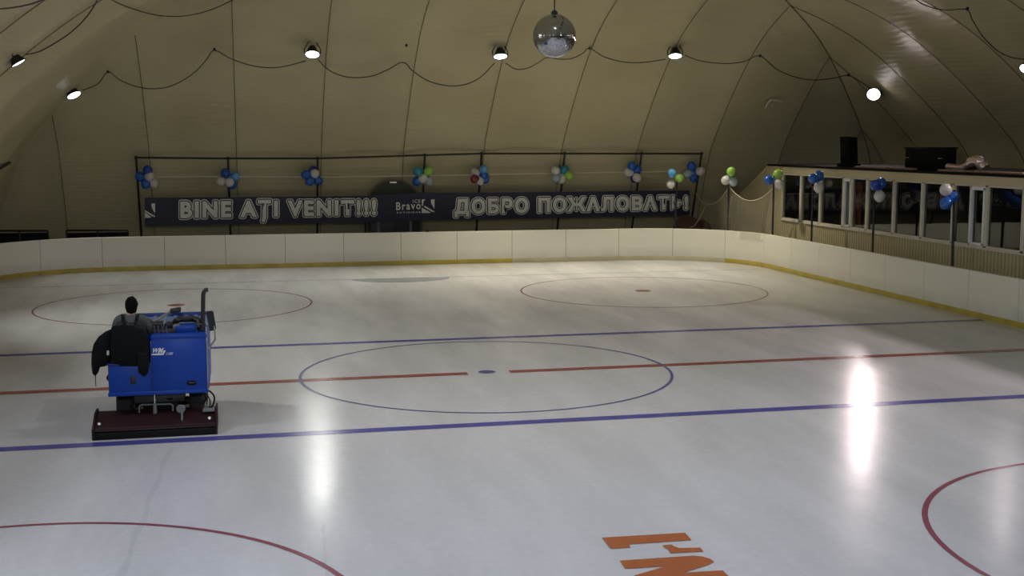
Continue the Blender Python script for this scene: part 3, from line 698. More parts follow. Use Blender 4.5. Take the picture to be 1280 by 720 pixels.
# ------------------------------------------------------------------ lamps
LENS = {'cool': lens_mat('lens_cool', (.88, .94, 1), 6), 'warm': lens_mat('lens_warm', (1, .93, .97), 14)}
TINT = {0: (.86, .92, 1), 1: (1, .84, .84), 2: (1, .90, .70), 3: (.77, .84, 1), 4: (.95, .95, .88)}
def lamp(pos, aim, label, warm, power, scale=1.0, spot=108, blend=.6):
    """high bay floodlight hung under the membrane; pos = lens centre"""
    pos = V(pos); ax = (V(aim)-pos).normalized()
    o = empty('floodlight', pos, label, 'lamp', 'floodlights hung under the dome')
    s = scale; side = ax.cross(V((0, 0, 1))).normalized()
    MB().lathe([(0, -.30*s), (.10*s, -.30*s), (.12*s, -.26*s), (.15*s, -.20*s), (.22*s, -.05*s), (.25*s, .0), (.255*s, .015), (.235*s, .018), (.225*s, .0)], pos, ax, 24).build('housing', 'black', o)
    MB().lathe([(.232*s, -.0), (.15*s, .02*s), (0, .028*s)], pos, ax, 24).build('lens', LENS['warm' if warm == 1 else 'cool'], o)
    top = pos-ax*.36*s+V((0, 0, .12*s))
    MB().tube([pos+side*.27*s-ax*.04*s, pos+side*.27*s-ax*.2*s, top+side*.12*s, top-side*.12*s, pos-side*.27*s-ax*.2*s, pos-side*.27*s-ax*.04*s], .018*s, 6).build('yoke', 'black', o)
    b = MB(); e = top+V((0, 0, .02))
    b.tube([e-side*.34*s+V((0, 0, .16*s)), e-side*.1*s+V((0, 0, .02)), e+side*.1*s+V((0, 0, .02)), e+side*.34*s+V((0, 0, .16*s))], .024*s, 6)
    b.tube([e+side*.05*s, e-ax*.1*s+V((0, 0, .14*s))], .03*s, 6); b.build('bracket', 'black', o)
    ld = bpy.data.lights.new('floodlight_beam', 'SPOT'); ld.energy = power; ld.color = TINT[warm]
    ld.spot_size = math.radians(spot); ld.spot_blend = blend; ld.shadow_soft_size = .2*s
    lo = bpy.data.objects.new('floodlight_beam', ld); C.objects.link(lo); lo.location = ax*.06; lo.parent = o
    lo.rotation_euler = ax.to_track_quat('-Z', 'Y').to_euler()
    return o
PW = 1000
def down(p, tx, ty, k=1.0): return (p.x+tx, p.y+ty, p.z-k)
L1 = dome_hit(390.5, 68, .55); lamp(L1, down(L1, -.05, -.55), 'round floodlight on the far dome wall, first of three from the left', 4, PW*1.0, 1, 106)
L2 = dome_hit(625.5, 70.5, .55); lamp(L2, down(L2, 0, -.40), 'round floodlight on the far dome wall just left of the mirror ball', 2, PW*2.2, 1, 98)
L3 = dome_hit(844, 70, .55); lamp(L3, down(L3, -.1, -.38), 'round floodlight on the far dome wall right of the mirror ball', 2, PW*2.2, 1, 97)
L4 = dome_hit(92.5, 119, .5); lamp(L4, down(L4, .5, -.4), 'hooded floodlight in the left dome corner, lower of two', 4, PW*.4, 1, 90)
L5 = dome_hit(23, 78.5, .5); lamp(L5, down(L5, .6, .0), 'hooded floodlight on the left dome wall, upper of two with cable above', 4, PW*.8, .78, 96)
L6 = dome_hit(1092, 118, .55); lamp(L6, (L6.x-.85, L6.y-1.3, L6.z-.75), 'glaring floodlight facing the camera on the right dome wall above the booth', 1, PW*.55, 1.0, 104)
L7 = dome_hit(1283, 86, .5); lamp(L7, (L7.x-.9, L7.y-.5, L7.z-1.0), 'floodlight cut by the right edge of the photo on the right dome wall', 1, PW*.08, .8)
# unseen lamps: presumed side and near rows, centre pair added to brighten the ice
for x, y, z, ax_, ay_, w, pw in ((18.0, 2.6, 6.6, -2.3, -.3, 1, 1.5), (18.0, -4, 6.6, -2.0, 0, 1, 1.5), (18.0, -11, 6.6, -1.6, 0, 3, 1.2), (-9.7, 1.5, 6.4, 2.2, .2, 4, 1.2), (-9.7, -5, 6.4, 1.0, .5, 3, .4), (-9.7, -12, 6.4, 1.3, .2, 3, 1.2),
        (3, -24, 8.3, -.1, 1.5, 3, 14), (.5, -4, 9.8, 0, .1, 4, 1.0), (.5, -11, 9.7, 0, .05, 3, 1.0), (10, -24, 7.8, -.1, 1.2, 3, 1.5), (-6, -24, 7.8, .1, 1.2, 3, 3.2)):
    lamp((x, y, z), (x+ax_, y+ay_, z-1), 'unseen extra floodlight outside the frame', w, PW*pw)

# ------------------------------------------------------------------ cables
def cable(px, lab, inset=.3, r=.017, m='cable'):
    pts = smoothpath([dome_hit(u, v, inset) for u, v in px], 6)
    # even out depth so that the cable hangs smoothly
    return tag(MB().tube(pts, r, 6).build('lamp_cable', m), lab, 'cable', 'cables looped along the dome')
cable([(103, 113), (122, 105), (135, 90), (150, 100), (170, 108), (192, 111), (215, 107), (240, 93), (257, 76), (268, 63), (290, 74), (320, 83), (350, 84), (382, 76)], 'dark cable looping on the far dome wall from the left corner to the first lamp')
cable([(398, 75), (410, 87), (425, 94), (442, 97), (465, 95), (485, 87), (500, 78.5), (508, 80), (515, 88), (535, 101), (558, 107), (580, 106), (600, 97), (618, 79)], 'cable sagging between the first and second floodlight of the far wall', r=.018, m='cable')
cable([(632, 79), (645, 86.5), (660, 85), (672, 79), (684, 72), (700, 74), (715, 73), (728, 67), (737, 60.5), (755, 71), (780, 77.5), (805, 78), (832, 74)], 'cable looping behind the mirror ball from second to third floodlight')
cable([(856, 69), (875, 76), (905, 79.5), (930, 77), (950, 70), (970, 86), (990, 95), (1015, 100), (1040, 98), (1060, 94.5), (1075, 102), (1087, 110)], 'cable looping from the third floodlight to the glaring right one')
cable([(33, 68), (50, 64), (75, 50), (95, 35), (112, 16), (126, -8)], 'cable rising from the upper left floodlight out of the frame')
cable([(-6, 11.5), (12, 10), (28, 7.5), (45, 3), (62, -4)], 'short dark cable curve in the top left corner')
cable([(132, -5), (150, 5), (175, 14), (200, 19.5), (230, 20), (260, 13.5), (285, 3), (300, -5)], 'cable sagging at the top edge left of the first floodlight')
cable([(1140, -4), (1155, 6), (1180, 12.5), (1208, 12), (1215, 24), (1228, 45), (1245, 62), (1262, 71), (1285, 75)], 'cable looping at the top right to the floodlight at the edge')
for u, v, w in ((268, 62, 'left of the first floodlight'), (508, 57, 'between first and second floodlight'), (737, 60.5, 'right of the mirror ball'), (950, 70, 'right of the third floodlight'), (1060, 94, 'at the right dome corner'), (135, 90, 'at the left dome corner'), (1209, 11, 'at the top right')):
    p = dome_hit(u, v, .12); tag(MB().lathe([(0, -.05), (.04, -.04), (.048, 0), (.035, .035), (0, .04)], p, (0, 1, -.6), 10).build('cable_hook', 'black'), 'small dark cable hook on the dome seam '+w, 'hook', 'cable hooks on the dome')

# ------------------------------------------------------------------ mirror ball
mp_ = oY(693, 45, .3); R_ = 27.0*(mp_-CAM).dot(FW)/FPX
ball = empty('mirror_ball', mp_-V((0, 0, R_)), 'large silver mirror ball hanging on a rod over centre ice', 'mirror ball')
b = bmesh.new(); bmesh.ops.create_uvsphere(b, u_segments=72, v_segments=40, radius=R_)
# mirror tiles: each face becomes a slightly tilted little mirror
bmesh.ops.split_edges(b, edges=b.edges)
for f in b.faces:
    c = f.calc_center_median(); n = c.normalized(); e1 = n.orthogonal().normalized(); e2 = n.cross(e1)
    ta, tb = random.gauss(0, .012), random.gauss(0, .012)
    for v in f.verts:
        r = v.co-c; v.co = c+r*.97+n*(r.dot(e1)*ta+r.dot(e2)*tb)
x = MB(); x.merge(b, Matrix.Translation(mp_)); tiles = x.build('mirror_tiles', mat('mirror_tile', (.50, .52, .56), .10, 1, noise=.08, nscale=14), ball, smooth=False)
MB().sphere(mp_, R_*.985, u=40, v=24).build('ball_core', 'grey', ball)
MB().lathe([(0, 0), (.07, 0), (.07, .05), (.03, .09), (0, .09)], mp_+V((0, 0, R_-.02)), (0, 0, 1), 12).build('hanger_cap', 'black', ball)
MB().tube([mp_+V((0, 0, R_+.05)), mp_+V((0, 0, R_+.35))], .014, 8).build('hanging_rod', 'black', ball)
MB().lathe([(.02, 0), (.10, 0), (.10, .22), (.02, .22)], mp_+V((0, 0, R_+.33)), (0, 0, 1), 14).build('motor', 'black', ball)
zt = 10.8; MB().tube([mp_+V((0, 0, R_+.5)), (mp_.x, mp_.y, zt)], .012, 6).build('hanging_cable', 'black', ball)

# ------------------------------------------------------------------ ice resurfacer
ZX, ZY = -5.97, -3.0
zm = empty('ice_resurfacer', (ZX, ZY, 0), 'blue ice resurfacing machine driving away near the left of the ice', 'ice resurfacer')
XLb, XM, XRb = -6.66, -6.01, -5.19
YR, YFm = -3.70, -1.35
zt_ = 1.52; zd = 1.07; zb = .62
# rear cabinet and tank
b = MB(); b.box(XM, XRb, YR, -2.75, zb, zt_-.06, .018); b.build('rear_cabinet', 'blue', zm)
b = MB(); b.box(XM-.0, XRb+.012, YR-.012, -2.75, zt_-.065, zt_, .015); cab = b.build('cabinet_rim', 'blue', zm)
b = MB(); b.box(XLb, XM-.012, YR+.0, -3.12, zb, zd, .018); deck = b.build('seat_console', 'blue', zm)
MB().box(XLb-.012, XM, YR-.012, -3.11, zd, zd+.03, .008).build('console_rim', 'bluedk', zm)
MB().box(XLb-.01, XRb+.01, YR-.014, YR+.05, zb-.03, zb+.03, .008).build('bottom_rim', 'blue', zm)
MB().box(XM-.016, XM+.004, YR-.006, YR+.02, zb, zt_-.08, .003).build('panel_gap', 'bluedk', zm)
MB().box(XLb, XM, -3.14, -2.75, .60, .66, .01).build('foot_plate', 'black', zm)
b = MB(); b.box(XLb, XRb, -2.76, YFm, .46, 1.46, .025); b.build('snow_tank', 'blue', zm)
lid = MB(); lid.box(XLb-.01, XRb+.01, -2.78, YFm, 1.46, 1.485, .006)
for k in range(9):
    xx = XLb+.06+k*(XRb-XLb-.12)/8; lid.box(xx-.035, xx+.035, -2.72, YFm+.06, 1.48, 1.50, .008)
lo_ = lid.build('tank_lid', 'blue2', zm)
MB().box(XLb-.02, XRb+.03, YFm-.03, YFm+.03, 1.45, 1.545, .012).build('lid_front_rim', 'bluedk', zm)
MB().box(XRb-.03, XRb+.03, -2.78, YFm, 1.45, 1.52, .01).build('lid_side_rim', 'blue2', zm)
# small raised blue box, engine bits and levers on the cabinet top
p0, p1 = oY(219, 416, -3.55), oY(245, 404, -3.2)
MB().box(p0.x, p1.x, -3.5, -3.15, zt_, zt_+.10, .012).build('filler_box', 'blue', zm)
en = MB(); ex0, ex1 = oY(190, 410, -3.4).x, oY(218, 410, -3.4).x
en.box(ex0, ex1+.05, -3.5, -3.05, zt_-.01, zt_+.05, .01); en.box(ex0+.02, ex0+.16, -3.35, -3.1, zt_, zt_+.14, .02); en.sphere((ex0+.25, -3.25, zt_+.08), .07, 1, 1, 1); en.box(ex0+.3, ex1+.06, -3.3, -3.0, zt_, zt_+.1, .02)
en.build('engine', 'black', zm)
MB().tube(smoothpath([(ex1-.02, -3.2, zt_+.08), (ex1+.05, -3.25, zt_+.17), (ex1+.2, -3.2, zt_+.165), (XRb-.22, -3.15, zt_+.16), (XRb-.12, -3.2, zt_+.13), (XRb-.1, -3.3, zt_+.02)], 5), .05, 10).build('intake_pipe', 'black', zm)
MB().lathe([(0, 0), (.06, 0), (.065, .02), (.065, .10), (.04, .12), (0, .12)], (ex1+.04, -3.4, zt_), (0, 0, 1), 14).build('air_filter', 'grey', zm)
for k, xx in enumerate((ex0+.05, ex0+.11, ex0+.17, ex0+.23)):
    lv = MB().tube([(xx, -3.5, zt_), (xx-.01, -3.53, zt_+.13)], .01, 6).build('control_lever', 'steel', zm); MB().sphere((xx-.01, -3.53, zt_+.14), .022, u=10, v=6).build('knob', 'black', lv)
# steering wheel and column
sc = V((-6.20, -2.95, 1.56)); sw = MB(); axs = V((0, -.55, .83)).normalized(); e1 = V((1, 0, 0)); e2 = axs.cross(e1)
sw.tube([sc+(e1*math.cos(2*PI*k/24)+e2*math.sin(2*PI*k/24))*.18 for k in range(25)], .016, 8, cap=False)
for k in range(3): a = 2*PI*k/3+.5; sw.tube([sc, sc+(e1*math.cos(a)+e2*math.sin(a))*.18], .011, 6)
st_ = sw.build('steering_wheel', 'black', zm); MB().tube([sc, sc-axs*.5], .03, 8).build('steering_column', 'black', st_)
# seat
s_ = MB(); s_.box(XLb+.06, XM-.06, -3.58, -3.14, zd+.03, zd+.14, .04, seg=3); s_.build('seat', 'seatm', zm)
s_ = MB(); s_.box(-.26, .26, -.045, .045, 0, .50, .04, rot=Matrix.Translation((-6.33, -3.60, zd+.12)) @ Matrix.Rotation(math.radians(8), 4, 'X'), seg=3); s_.build('backrest', 'seatm', zm)
# sockets and vents on the rear face
p = oY(166.5, 475, YR); MB().box(p.x-.042, p.x+.042, YR-.02, YR+.01, p.z-.06, p.z+.06, .008).build('socket', 'black', zm)
p = oY(239.5, 478.5, YR); b = MB(); b.box(p.x-.07, p.x+.07, YR-.02, YR+.01, p.z-.033, p.z+.033, .03, seg=3); b.build('oval_vent', 'black', zm)
p = oY(222, 482, YR); MB().lathe([(0, 0), (.012, 0), (.014, .01)], (p.x, YR-.008, p.z), (0, 1, 0), 10).build('lock', 'bluedk', zm)
p = oY(134, 474, YR); MB().sphere((p.x+.03, YR+.1, p.z), .055, 1, .8, 1.1, u=12, v=8).build('side_lamp', 'black', zm)
p = oY(255, 441, YR); MB().box(XRb-.002, XRb+.02, YR+.02, YR+.12, 1.25, 1.42, .006).build('latch', 'steel', zm)
MB().box(XRb+.0, XRb+.012, YR+.0, YR+.025, zb, zt_+.1, .003).build('corner_strip', 'steel', zm)
# lettering on the cabinet
def stamp(body, px, offs, shear=0, lift=.006):
    me = text_mesh(body, offs)
    if shear:
        for v in me.vertices: v.co.x += v.co.y*shear
    put(me, bounds(me), [oY(u, v, YR-.004) for u, v in px], YR-lift); return link('logo_lettering', me, 'white', zm, smooth=False)
stamp('WM', [(190.5, 441.2), (203, 440.8), (205, 434.8), (191.5, 435.2)], .03, .25)
stamp('evo', [(197, 442), (206, 441.8), (207, 437.8), (198, 438)], .02, .25, .011)
stamp('1100', [(207, 443.8), (215.6, 443.5), (216.5, 440.2), (208, 440.4)], .01, .25)
MB().poly([oY(u, v, YR-.016) for u, v in ((189, 444), (204.3, 443.8), (207.2, 437.8), (205.6, 437.8), (203.5, 441.8), (190, 442.2))]).build('logo_bar', 'white', zm, smooth=False)
# exhaust
p0 = oY(253.5, 413, -3.45); p1 = oY(254, 368, -3.45); p2 = oY(258.5, 362.5, -3.45)
MB().tube([(p0.x, -3.45, zt_-.1), p0, (p1.x, -3.45, p1.z-.02), (p1.x+.01, -3.45, p1.z+.03), (p2.x-.02, -3.45, p2.z), (p2.x+.02, -3.45, p2.z+.005)], [.05, .034, .034, .034, .034, .034], 12).build('exhaust_pipe', 'black', zm)
MB().lathe([(.036, 0), (.055, .0), (.06, .03), (.05, .12), (.036, .13)], (p0.x, -3.45, zt_), (0, 0, 1), 14).build('exhaust_flange', 'black', zm)
# wing mirror on a bent arm
q = [oY(u, v, -3.3) for u, v in ((257.5, 389.5), (266.5, 388.8), (270.5, 412), (262, 414.5))]
mr_ = MB(); mr_.poly(q[::-1], (0, .07, 0)); bmesh.ops.bevel(mr_.bm, geom=list(mr_.bm.edges), offset=.012, segments=2, affect='EDGES'); wm = mr_.build('wing_mirror', 'mirror', zm)
MB().tube([(XRb+.01, -3.4, oY(259, 436, -3.4).z), oY(262, 434, -3.36), oY(269, 424.5, -3.34), oY(268.5, 414, -3.32), oY(267, 402, -3.26)], .014, 8).build('mirror_arm', 'steel', wm)
# wheels
def wheel(x, y, lab):
    w = MB().lathe([(.18, -.12), (.29, -.12), (.325, -.09), (.335, 0), (.325, .09), (.29, .12), (.18, .12)], (x, y, .335), (1, 0, 0), 32)
    for k in range(18):
        a = 2*PI*k/18; w.box(-.11, .11, -.018, .018, .325, .345, rot=Matrix.Translation((x, y, .335)) @ Matrix.Rotation(a, 4, 'X'))
    w = w.build('wheel', 'tyre', zm); MB().lathe([(0, -.10), (.17, -.10), (.185, -.12), (.185, .12), (.17, .10), (0, .10)], (x, y, .335), (1, 0, 0), 24).build('hub', 'grey', w)
for x in (-6.48, -5.37):
    for y in (-3.02, -1.75): wheel(x, y, '')
ch = MB(); ch.box(-6.3, -5.55, -3.6, -1.5, .44, .62, .02); ch.box(-6.34, -5.5, -3.1, -2.95, .28, .40, .02); ch.box(-6.34, -5.5, -1.82, -1.68, .28, .40, .02); ch.box(-6.2, -5.65, -3.3, -3.2, .25, .6, .02); ch.build('chassis', 'black', zm)
# conditioner sled at the rear
cL, cR = -6.89, -5.05
cs = empty('t', (0, 0, 0), 'x', 'x'); bpy.data.objects.remove(cs)
pf = [(-4.05, .035), (-4.05, .13), (-4.02, .145), (-4.0, .15), (-3.98, .17), (-3.62, .29), (-3.32, .29), (-3.32, .03)]
b = MB(); b.poly([(cL+.015, y, z) for y, z in pf], (cR-cL-.03, 0, 0)); sled = b.build('conditioner', 'maroon', zm, smooth=False)
b = MB(); b.box(cL+.0, cR, -4.065, -4.02, .0, .10, .012); b.build('squeegee', 'rubber', sled)
b = MB(); b.box(cL, cR, -4.05, -4.03, .105, .14, .006); b.build('squeegee_clamp', 'black', sled)
for x in (cL, cR-.03):
    b = MB(); b.poly([(x, y, z) for y, z in [(-4.07, .02), (-4.07, .16), (-3.66, .34), (-3.34, .34), (-3.30, .02)]], (.03, 0, 0)); b.build('end_plate', 'maroon', sled, smooth=False)
for (u, v) in ((124, 530), (262, 522.5)):
    p = oY(u, v, -3.93); MB().lathe([(0, -.02), (.022, -.015), (.026, 0), (.02, .01)], p, (0, 1, -.4), 10).build('bolt', 'bolt', sled)
# lift gear between the chassis and the sled
p0, p1 = oY(193, 490, -3.6), oY(193, 523, -3.6)
MB().tube([p0, (p0.x, -3.6, .40)], .012, 8).build('lift_rod', 'chrome', zm); MB().tube([(p0.x, -3.6, .43), (p0.x, -3.62, .27)], .03, 10).build('lift_cylinder', 'grey', zm)
a = [oY(u, v, -3.55) for u, v in ((174, 518), (174, 508), (177, 506), (213, 505), (216, 507), (216, 516))]
MB().tube(a, .014, 8).build('push_frame', 'grey', zm)
p = oY(226, 511, -3.75); MB().lathe([(0, 0), (.06, 0), (.07, .02), (.06, .05), (0, .05)], (p.x, -3.78, p.z), (0, 1, 0), 18).build('adjust_handwheel', 'grey', zm)
a = [oY(227.5, v, -3.86) for v in (513, 522, 533)]; MB().tube([a[0], a[1], a[2]], .017, 8).build('adjust_screw', 'steel', zm)
p = oY(212, 498, -3.55); MB().box(p.x-.06, p.x+.06, -3.6, -3.5, p.z-.02, p.z+.02, .008).build('bracket_plate', 'steel', zm)
for (u, v) in ((184, 498), (178, 499)): p = oY(u, v, -3.58); MB().sphere(p, .02, u=8, v=6).build('fitting', 'grey', zm)
p = oY(253, 500, -3.6); MB().tube([(XRb-.03, -3.6, zb), (XRb-.05, -3.62, .30)], .014, 8).build('side_stay', 'steel', zm)
for pxs, rr in ((((257, 489), (262, 489), (267.5, 495), (267.5, 503), (264, 509), (260, 513)), .014), (((256, 491), (259, 494), (262, 499), (262.5, 506), (260, 513)), .009), (((255, 492), (257, 496), (256.5, 501), (254, 505)), .014)):
    MB().tube(smoothpath([oY(u, v, -3.62) for u, v in pxs], 6), rr, 8).build('hose', 'rubber', zm)
p = oY(262, 513, -3.6); MB().box(p.x-.1, p.x+.08, -3.75, -3.55, .29, .33, .01).build('hose_clamp_plate', 'grey', sled)

# shovel lying across the tank lid
a, c = oY(190, 404, -2.95), oY(214, 389, -2.0)
a = V((-6.02, -2.7, 1.60)); 
h0, h1 = oY(192, 402.5, -2.85), oY(214, 388.8, -1.9)
sh = empty('shovel', (h1.x, h1.y, 1.5), 'grey handled shovel lying across the machine tank lid', 'shovel')
MB().tube([h0, h1], .022, 8).build('shaft', 'grey', sh)
pa, pb_ = oY(211, 389.5, -1.9), oY(222, 386, -1.8)
b = MB(); b.box(-.02, .16, -.10, .10, -.035, .035, .02, rot=Matrix.Translation(h1) @ Matrix.Rotation(-.15, 4, 'Y')); b.build('blade', 'black', sh)

# ------------------------------------------------------------------ driver
def skin(name, verts, edges, radii, m, parent, sub=2, root=0):
    me = bpy.data.meshes.new(name); me.from_pydata([tuple(v) for v in verts], edges, []); ob = bpy.data.objects.new(name, me); C.objects.link(ob)
    md = ob.modifiers.new('s', 'SKIN'); md.use_smooth_shade = True
    for i, sv in enumerate(me.skin_vertices[0].data):
        r = radii[i]; sv.radius = (r, r) if not isinstance(r, tuple) else r; sv.use_root = (i == root)
    if sub: sm = ob.modifiers.new('u', 'SUBSURF'); sm.levels = sub; sm.render_levels = sub
    dg = bpy.context.evaluated_depsgraph_get(); me2 = bpy.data.meshes.new_from_object(ob.evaluated_get(dg)); bpy.data.objects.remove(ob); bpy.data.meshes.remove(me)
    return link(name, me2, m, parent, True, 180)
HX, HY, HZ = -6.33, -3.40, 1.30
pr_ = empty('person', (HX, HY, zd+.14), 'person driving the ice machine, seen from behind in grey shirt and dark overalls', 'person')
hip = V((HX, HY, HZ-.01)); waist = V((HX, HY+.02, HZ+.17)); chest = V((HX+.005, HY+.04, HZ+.34)); neck0 = V((HX+.01, HY+.05, HZ+.475)); neck = V((HX+.012, HY+.055, HZ+.535))
hd = V((HX+.02, HY+.07, HZ+.645))
shL, shR = V((HX-.19, HY+.05, HZ+.43)), V((HX+.20, HY+.05, HZ+.42))
elL, elR = V((HX-.255, HY+.14, HZ+.17)), V((HX+.30, HY+.13, HZ+.20))
wrL, wrR = V((HX-.08, HY+.40, HZ+.25)), V((HX+.27, HY+.38, HZ+.26))
kL, kR = V((HX-.12, HY+.47, HZ-.03)), V((HX+.12, HY+.47, HZ-.03)); hL, hR = V((HX-.09, HY+.03, HZ-.04)), V((HX+.09, HY+.03, HZ-.04))
aL, aR = V((HX-.12, HY+.45, .78)), V((HX+.12, HY+.45, .78)); tL, tR = aL+V((-.01, .16, -.05)), aR+V((.01, .16, -.05))
bv = [hip, waist, chest, neck0, neck, hd+V((0, 0, -.08)), shL, elL, wrL, shR, elR, wrR, hL, kL, aL, tL, hR, kR, aR, tR]
be = [(0, 1), (1, 2), (2, 3), (3, 4), (4, 5), (3, 6), (6, 7), (7, 8), (3, 9), (9, 10), (10, 11), (0, 12), (12, 13), (13, 14), (14, 15), (0, 16), (16, 17), (17, 18), (18, 19)]
br = [(.13, .10), (.12, .09), (.13, .095), (.07, .06), .052, .06, .05, .042, .03, .05, .042, .03, .08, .058, .042, .03, .08, .058, .042, .03]
body = skin('body', bv, be, br, 'skin', pr_, 2, 0)
# head with a face (turned away from the camera), joined to the body mesh
hb = bmesh.new(); bmesh.ops.create_uvsphere(hb, u_segments=24, v_segments=16, radius=1)
for v in hb.verts:
    x_, y_, z_ = v.co
    w = 1.0 - (.16*max(0, -z_)**1.5) - .05*max(0, z_)
    v.co = V((x_*.078*w, y_*.098*(1-.10*max(0, -z_)), z_*.118))
    if y_ > .55 and abs(x_) < .18 and -.45 < z_ < .1: v.co.y += .020*(1-abs(x_)/.18)*(1-abs(z_+.2)/.3 if abs(z_+.2) < .3 else 0)   # nose
    if y_ > .6 and .05 < z_ < .22 and .2 < abs(x_) < .6: v.co.y -= .008                                                     # eye sockets
    if y_ > .6 and -.6 < z_ < -.42 and abs(x_) < .4: v.co.y += .004                                                        # lips
yaw = Matrix.Rotation(-.25, 4, 'Z')
x = MB(); x.merge(hb, Matrix.Translation(hd) @ yaw)
for s in (-1, 1):
    x.sphere(hd+(yaw.to_3x3() @ V((s*.080, -.005, -.005))), .03, .35, .75, 1.1, u=12, v=8)
def hand(w, d, up, s):
    """palm, four bent fingers of unequal length and a thumb, closed on the wheel rim"""
    d = d.normalized(); sd = d.cross(up).normalized()*s; n = up.normalized()
    x.sphere(w+d*.045, .042, .8, 1.05, .5, u=10, v=8, rot=d.to_track_quat('Y', 'Z').to_matrix())
    for i, L in enumerate((.062, .072, .068, .052)):
        b0 = w+d*.075+sd*(-.03+.02*i); b1 = b0+d*L*.5-n*.006; b2 = b1+d*L*.25-n*L*.45; b3 = b2-d*L*.3-n*L*.25
        x.tube([b0, b1, b2, b3], [.0105, .010, .009, .007], 8)
    x.tube([w+d*.03-sd*.035, w+d*.06-sd*.055-n*.01, w+d*.085-sd*.05-n*.03], [.013, .011, .008], 8)
hand(wrL, V((.35, .8, .15)), V((0, -.3, 1)), 1); hand(wrR, V((-.35, .75, .1)), V((0, -.3, 1)), -1)
hm = x.build('t', 'skin', pr_)
bmj = bmesh.new(); bmj.from_mesh(body.data); bmj.from_mesh(hm.data); bmj.to_mesh(body.data); bmj.free(); bpy.data.objects.remove(hm)
body.data.polygons.foreach_set('use_smooth', [True]*len(body.data.polygons))
# hair
hb = bmesh.new(); bmesh.ops.create_uvsphere(hb, u_segments=24, v_segments=16, radius=1)
dele = [v for v in hb.verts if (v.co.y > .45 and v.co.z < .45) or v.co.z < -.86 or (v.co.z < -.05 and v.co.y > .05)]
bmesh.ops.delete(hb, geom=dele, context='VERTS')
for v in hb.verts:
    k = 1+.03*math.sin(v.co.x*9)*math.cos(v.co.z*7); w = 1-.10*max(0, -v.co.z); v.co = V((v.co.x*.098*k*w, v.co.y*.118*k, v.co.z*.140*k+(.004 if v.co.z > -.5 else -.012)))
x = MB(); x.merge(hb, Matrix.Translation(hd) @ yaw); x.build('hair', 'hair', pr_, ang=180)
# shirt: torso and sleeves
sv = [waist-V((0, 0, .05)), waist+V((0, 0, .06)), chest, neck0-V((0, 0, .02)), neck0+V((0, .0, .065)), shL, shL.lerp(elL, .5), elL, elL.lerp(wrL, .85), shR, shR.lerp(elR, .5), elR, elR.lerp(wrR, .85)]
skin('shirt', sv, [(0, 1), (1, 2), (2, 3), (3, 4), (3, 5), (5, 6), (6, 7), (7, 8), (3, 9), (9, 10), (10, 11), (11, 12)],
     [(.17, .125), (.175, .13), (.185, .13), (.11, .09), .071, .092, .078, .066, .050, .092, .078, .066, .050], 'shirt', pr_, 2, 1)
# overalls: seat, legs, back panel and straps
ov = [waist-V((0, 0, .02)), hip, hL, hL.lerp(kL, .5), kL, kL.lerp(aL, .5), aL+V((0, 0, .03)), hR, hR.lerp(kR, .5), kR, kR.lerp(aR, .5), aR+V((0, 0, .03))]
ovo = skin('overalls', ov, [(0, 1), (1, 2), (2, 3), (3, 4), (4, 5), (5, 6), (1, 7), (7, 8), (8, 9), (9, 10), (10, 11)], [(.185, .14), (.19, .145), .11, .095, .082, .075, .07, .11, .095, .082, .075, .07], 'overall', pr_, 2, 1)
yb_ = HY-.085
bp_ = MB(); gr = []
for k in range(9):
    row = []
    for j in range(9):
        z = HZ+.02+.30*k/8; wdt = .185-.06*(k/8)**1.5; xx = -wdt+2*wdt*j/8; yy = HY+.03-math.sqrt(max(0, .168**2-(xx*.66)**2))*(.93 if k < 7 else .97)
        row.append(bp_.bm.verts.new((HX+xx, yy, z)))
    gr.append(row)
for a_, b_ in zip(gr, gr[1:]):
    for j in range(8): bp_.bm.faces.new((a_[j], a_[j+1], b_[j+1], b_[j]))
bp_.build('overall_back', 'overall', ovo)
for s in (-1, 1):
    ptsS = [V((HX+s*.07, HY-.118, HZ+.30)), V((HX+s*.085, HY-.105, HZ+.38)), V((HX+s*.105, HY-.06, HZ+.475)), V((HX+s*.115, HY+.04, HZ+.515)), V((HX+s*.105, HY+.13, HZ+.44)), V((HX+s*.09, HY+.17, HZ+.33))]
    b = MB(); ps = smoothpath(ptsS, 5); L_ = []
    for p in ps: L_.append([b.bm.verts.new(p+V((-.025, 0, 0))), b.bm.verts.new(p+V((.025, 0, 0)))])
    for a_, b_ in zip(L_, L_[1:]): b.bm.faces.new((a_[0], a_[1], b_[1], b_[0]))
    b.build('strap', 'overall', ovo)
for a_, t_ in ((aL, tL), (aR, tR)):
    skin('shoe', [a_+V((0, -.04, -.06)), a_+V((0, .04, -.075)), t_+V((0, .03, -.03))], [(0, 1), (1, 2)], [.055, .05, .035], 'rubber', pr_, 2, 0)

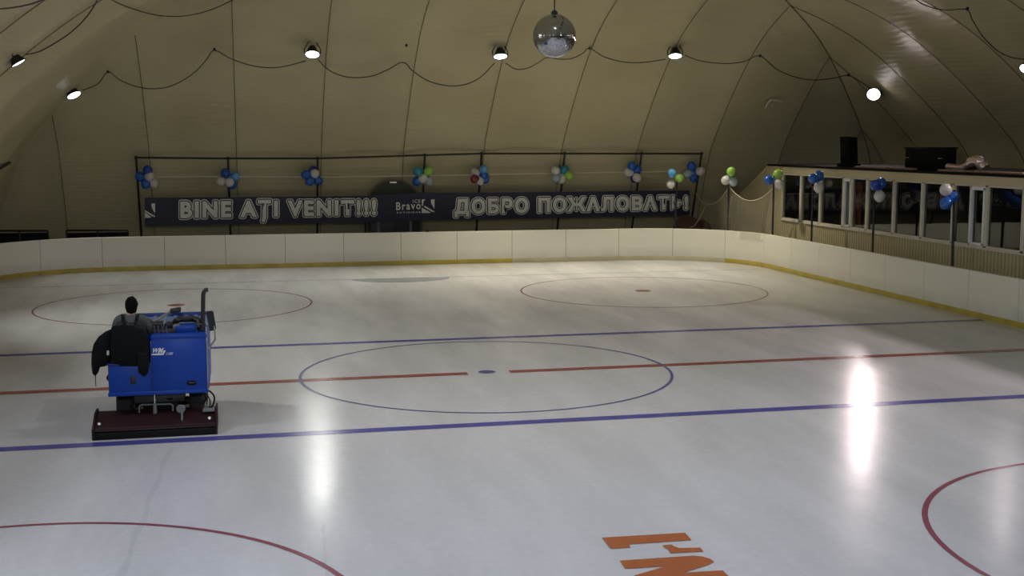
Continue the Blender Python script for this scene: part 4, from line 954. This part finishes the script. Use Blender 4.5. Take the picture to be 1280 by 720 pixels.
# jacket slung over the left side of the seat
jk = empty('jacket', (XLb-.05, -3.55, 1.0), 'black jacket hanging off the left side of the machine seat', 'jacket')
def sheet(pxs, Yj, thick, name, par, mtl='jacket', bulge=.06):
    """padded cloth panel with the outline of the photo on a plane across the machine"""
    P = [oY(u, v, Yj) for u, v in pxs]; c = sum(P, V())/len(P); b = MB(); n = len(P); rings = []
    for f, dy in ((1, 0), (.82, -bulge*.7), (.45, -bulge), (0, -bulge*1.05)):
        rings.append([b.bm.verts.new(c+(p-c)*f+V((0, dy, 0))) for p in P] if f else [b.bm.verts.new(c+V((0, dy, 0)))])
    back = [b.bm.verts.new(c+(p-c)*.98+V((0, thick, 0))) for p in P]
    for k in range(n):
        k2 = (k+1) % n
        for r0, r1 in zip(rings, rings[1:]):
            if len(r1) == 1: b.bm.faces.new((r0[k], r0[k2], r1[0]))
            else: b.bm.faces.new((r0[k], r0[k2], r1[k2], r1[k]))
        b.bm.faces.new((rings[0][k2], rings[0][k], back[k], back[k2]))
    b.bm.faces.new(back); return b.build(name, mtl, par, ang=50)
sheet([(140, 411), (131, 415), (123, 421), (117, 430), (114.5, 441), (114, 455), (115.5, 467), (119, 470.5), (122.5, 466), (124.5, 459), (131, 458), (137, 455), (140, 448), (141, 430)], -3.6, .10, 'jacket_body', jk)
sheet([(140, 409), (150, 406), (165, 407), (177, 410), (185, 420), (187, 440), (184, 455), (172, 458), (150, 458), (139, 455), (138, 430)], -3.70, .05, 'jacket_back', jk, bulge=.05)
sheet([(172, 440), (184, 440), (187, 452), (185, 466), (180, 471), (173, 466), (172, 454)], -3.76, .05, 'jacket_sleeve', jk, bulge=.05)
MB().tube([oY(119.5, 469, -3.6), oY(119.3, 476, -3.6), oY(120, 483, -3.6)], .007, 6).build('drawstring', 'cable', jk)
p = oY(135, 441, -3.67); MB().box(p.x-.018, p.x+.018, -3.69, -3.66, p.z-.035, p.z+.035, .006).build('care_tag', 'tape', jk)

# ------------------------------------------------------------------ light and view
w = bpy.data.worlds.new('world'); bpy.context.scene.world = w; w.use_nodes = True
w.node_tree.nodes['Background'].inputs[0].default_value = (.5, .5, .55, 1); w.node_tree.nodes['Background'].inputs[1].default_value = .02
sc_ = bpy.context.scene
sc_.view_settings.view_transform = 'Standard'; sc_.view_settings.look = 'None'; sc_.view_settings.exposure = 0; sc_.view_settings.gamma = 1
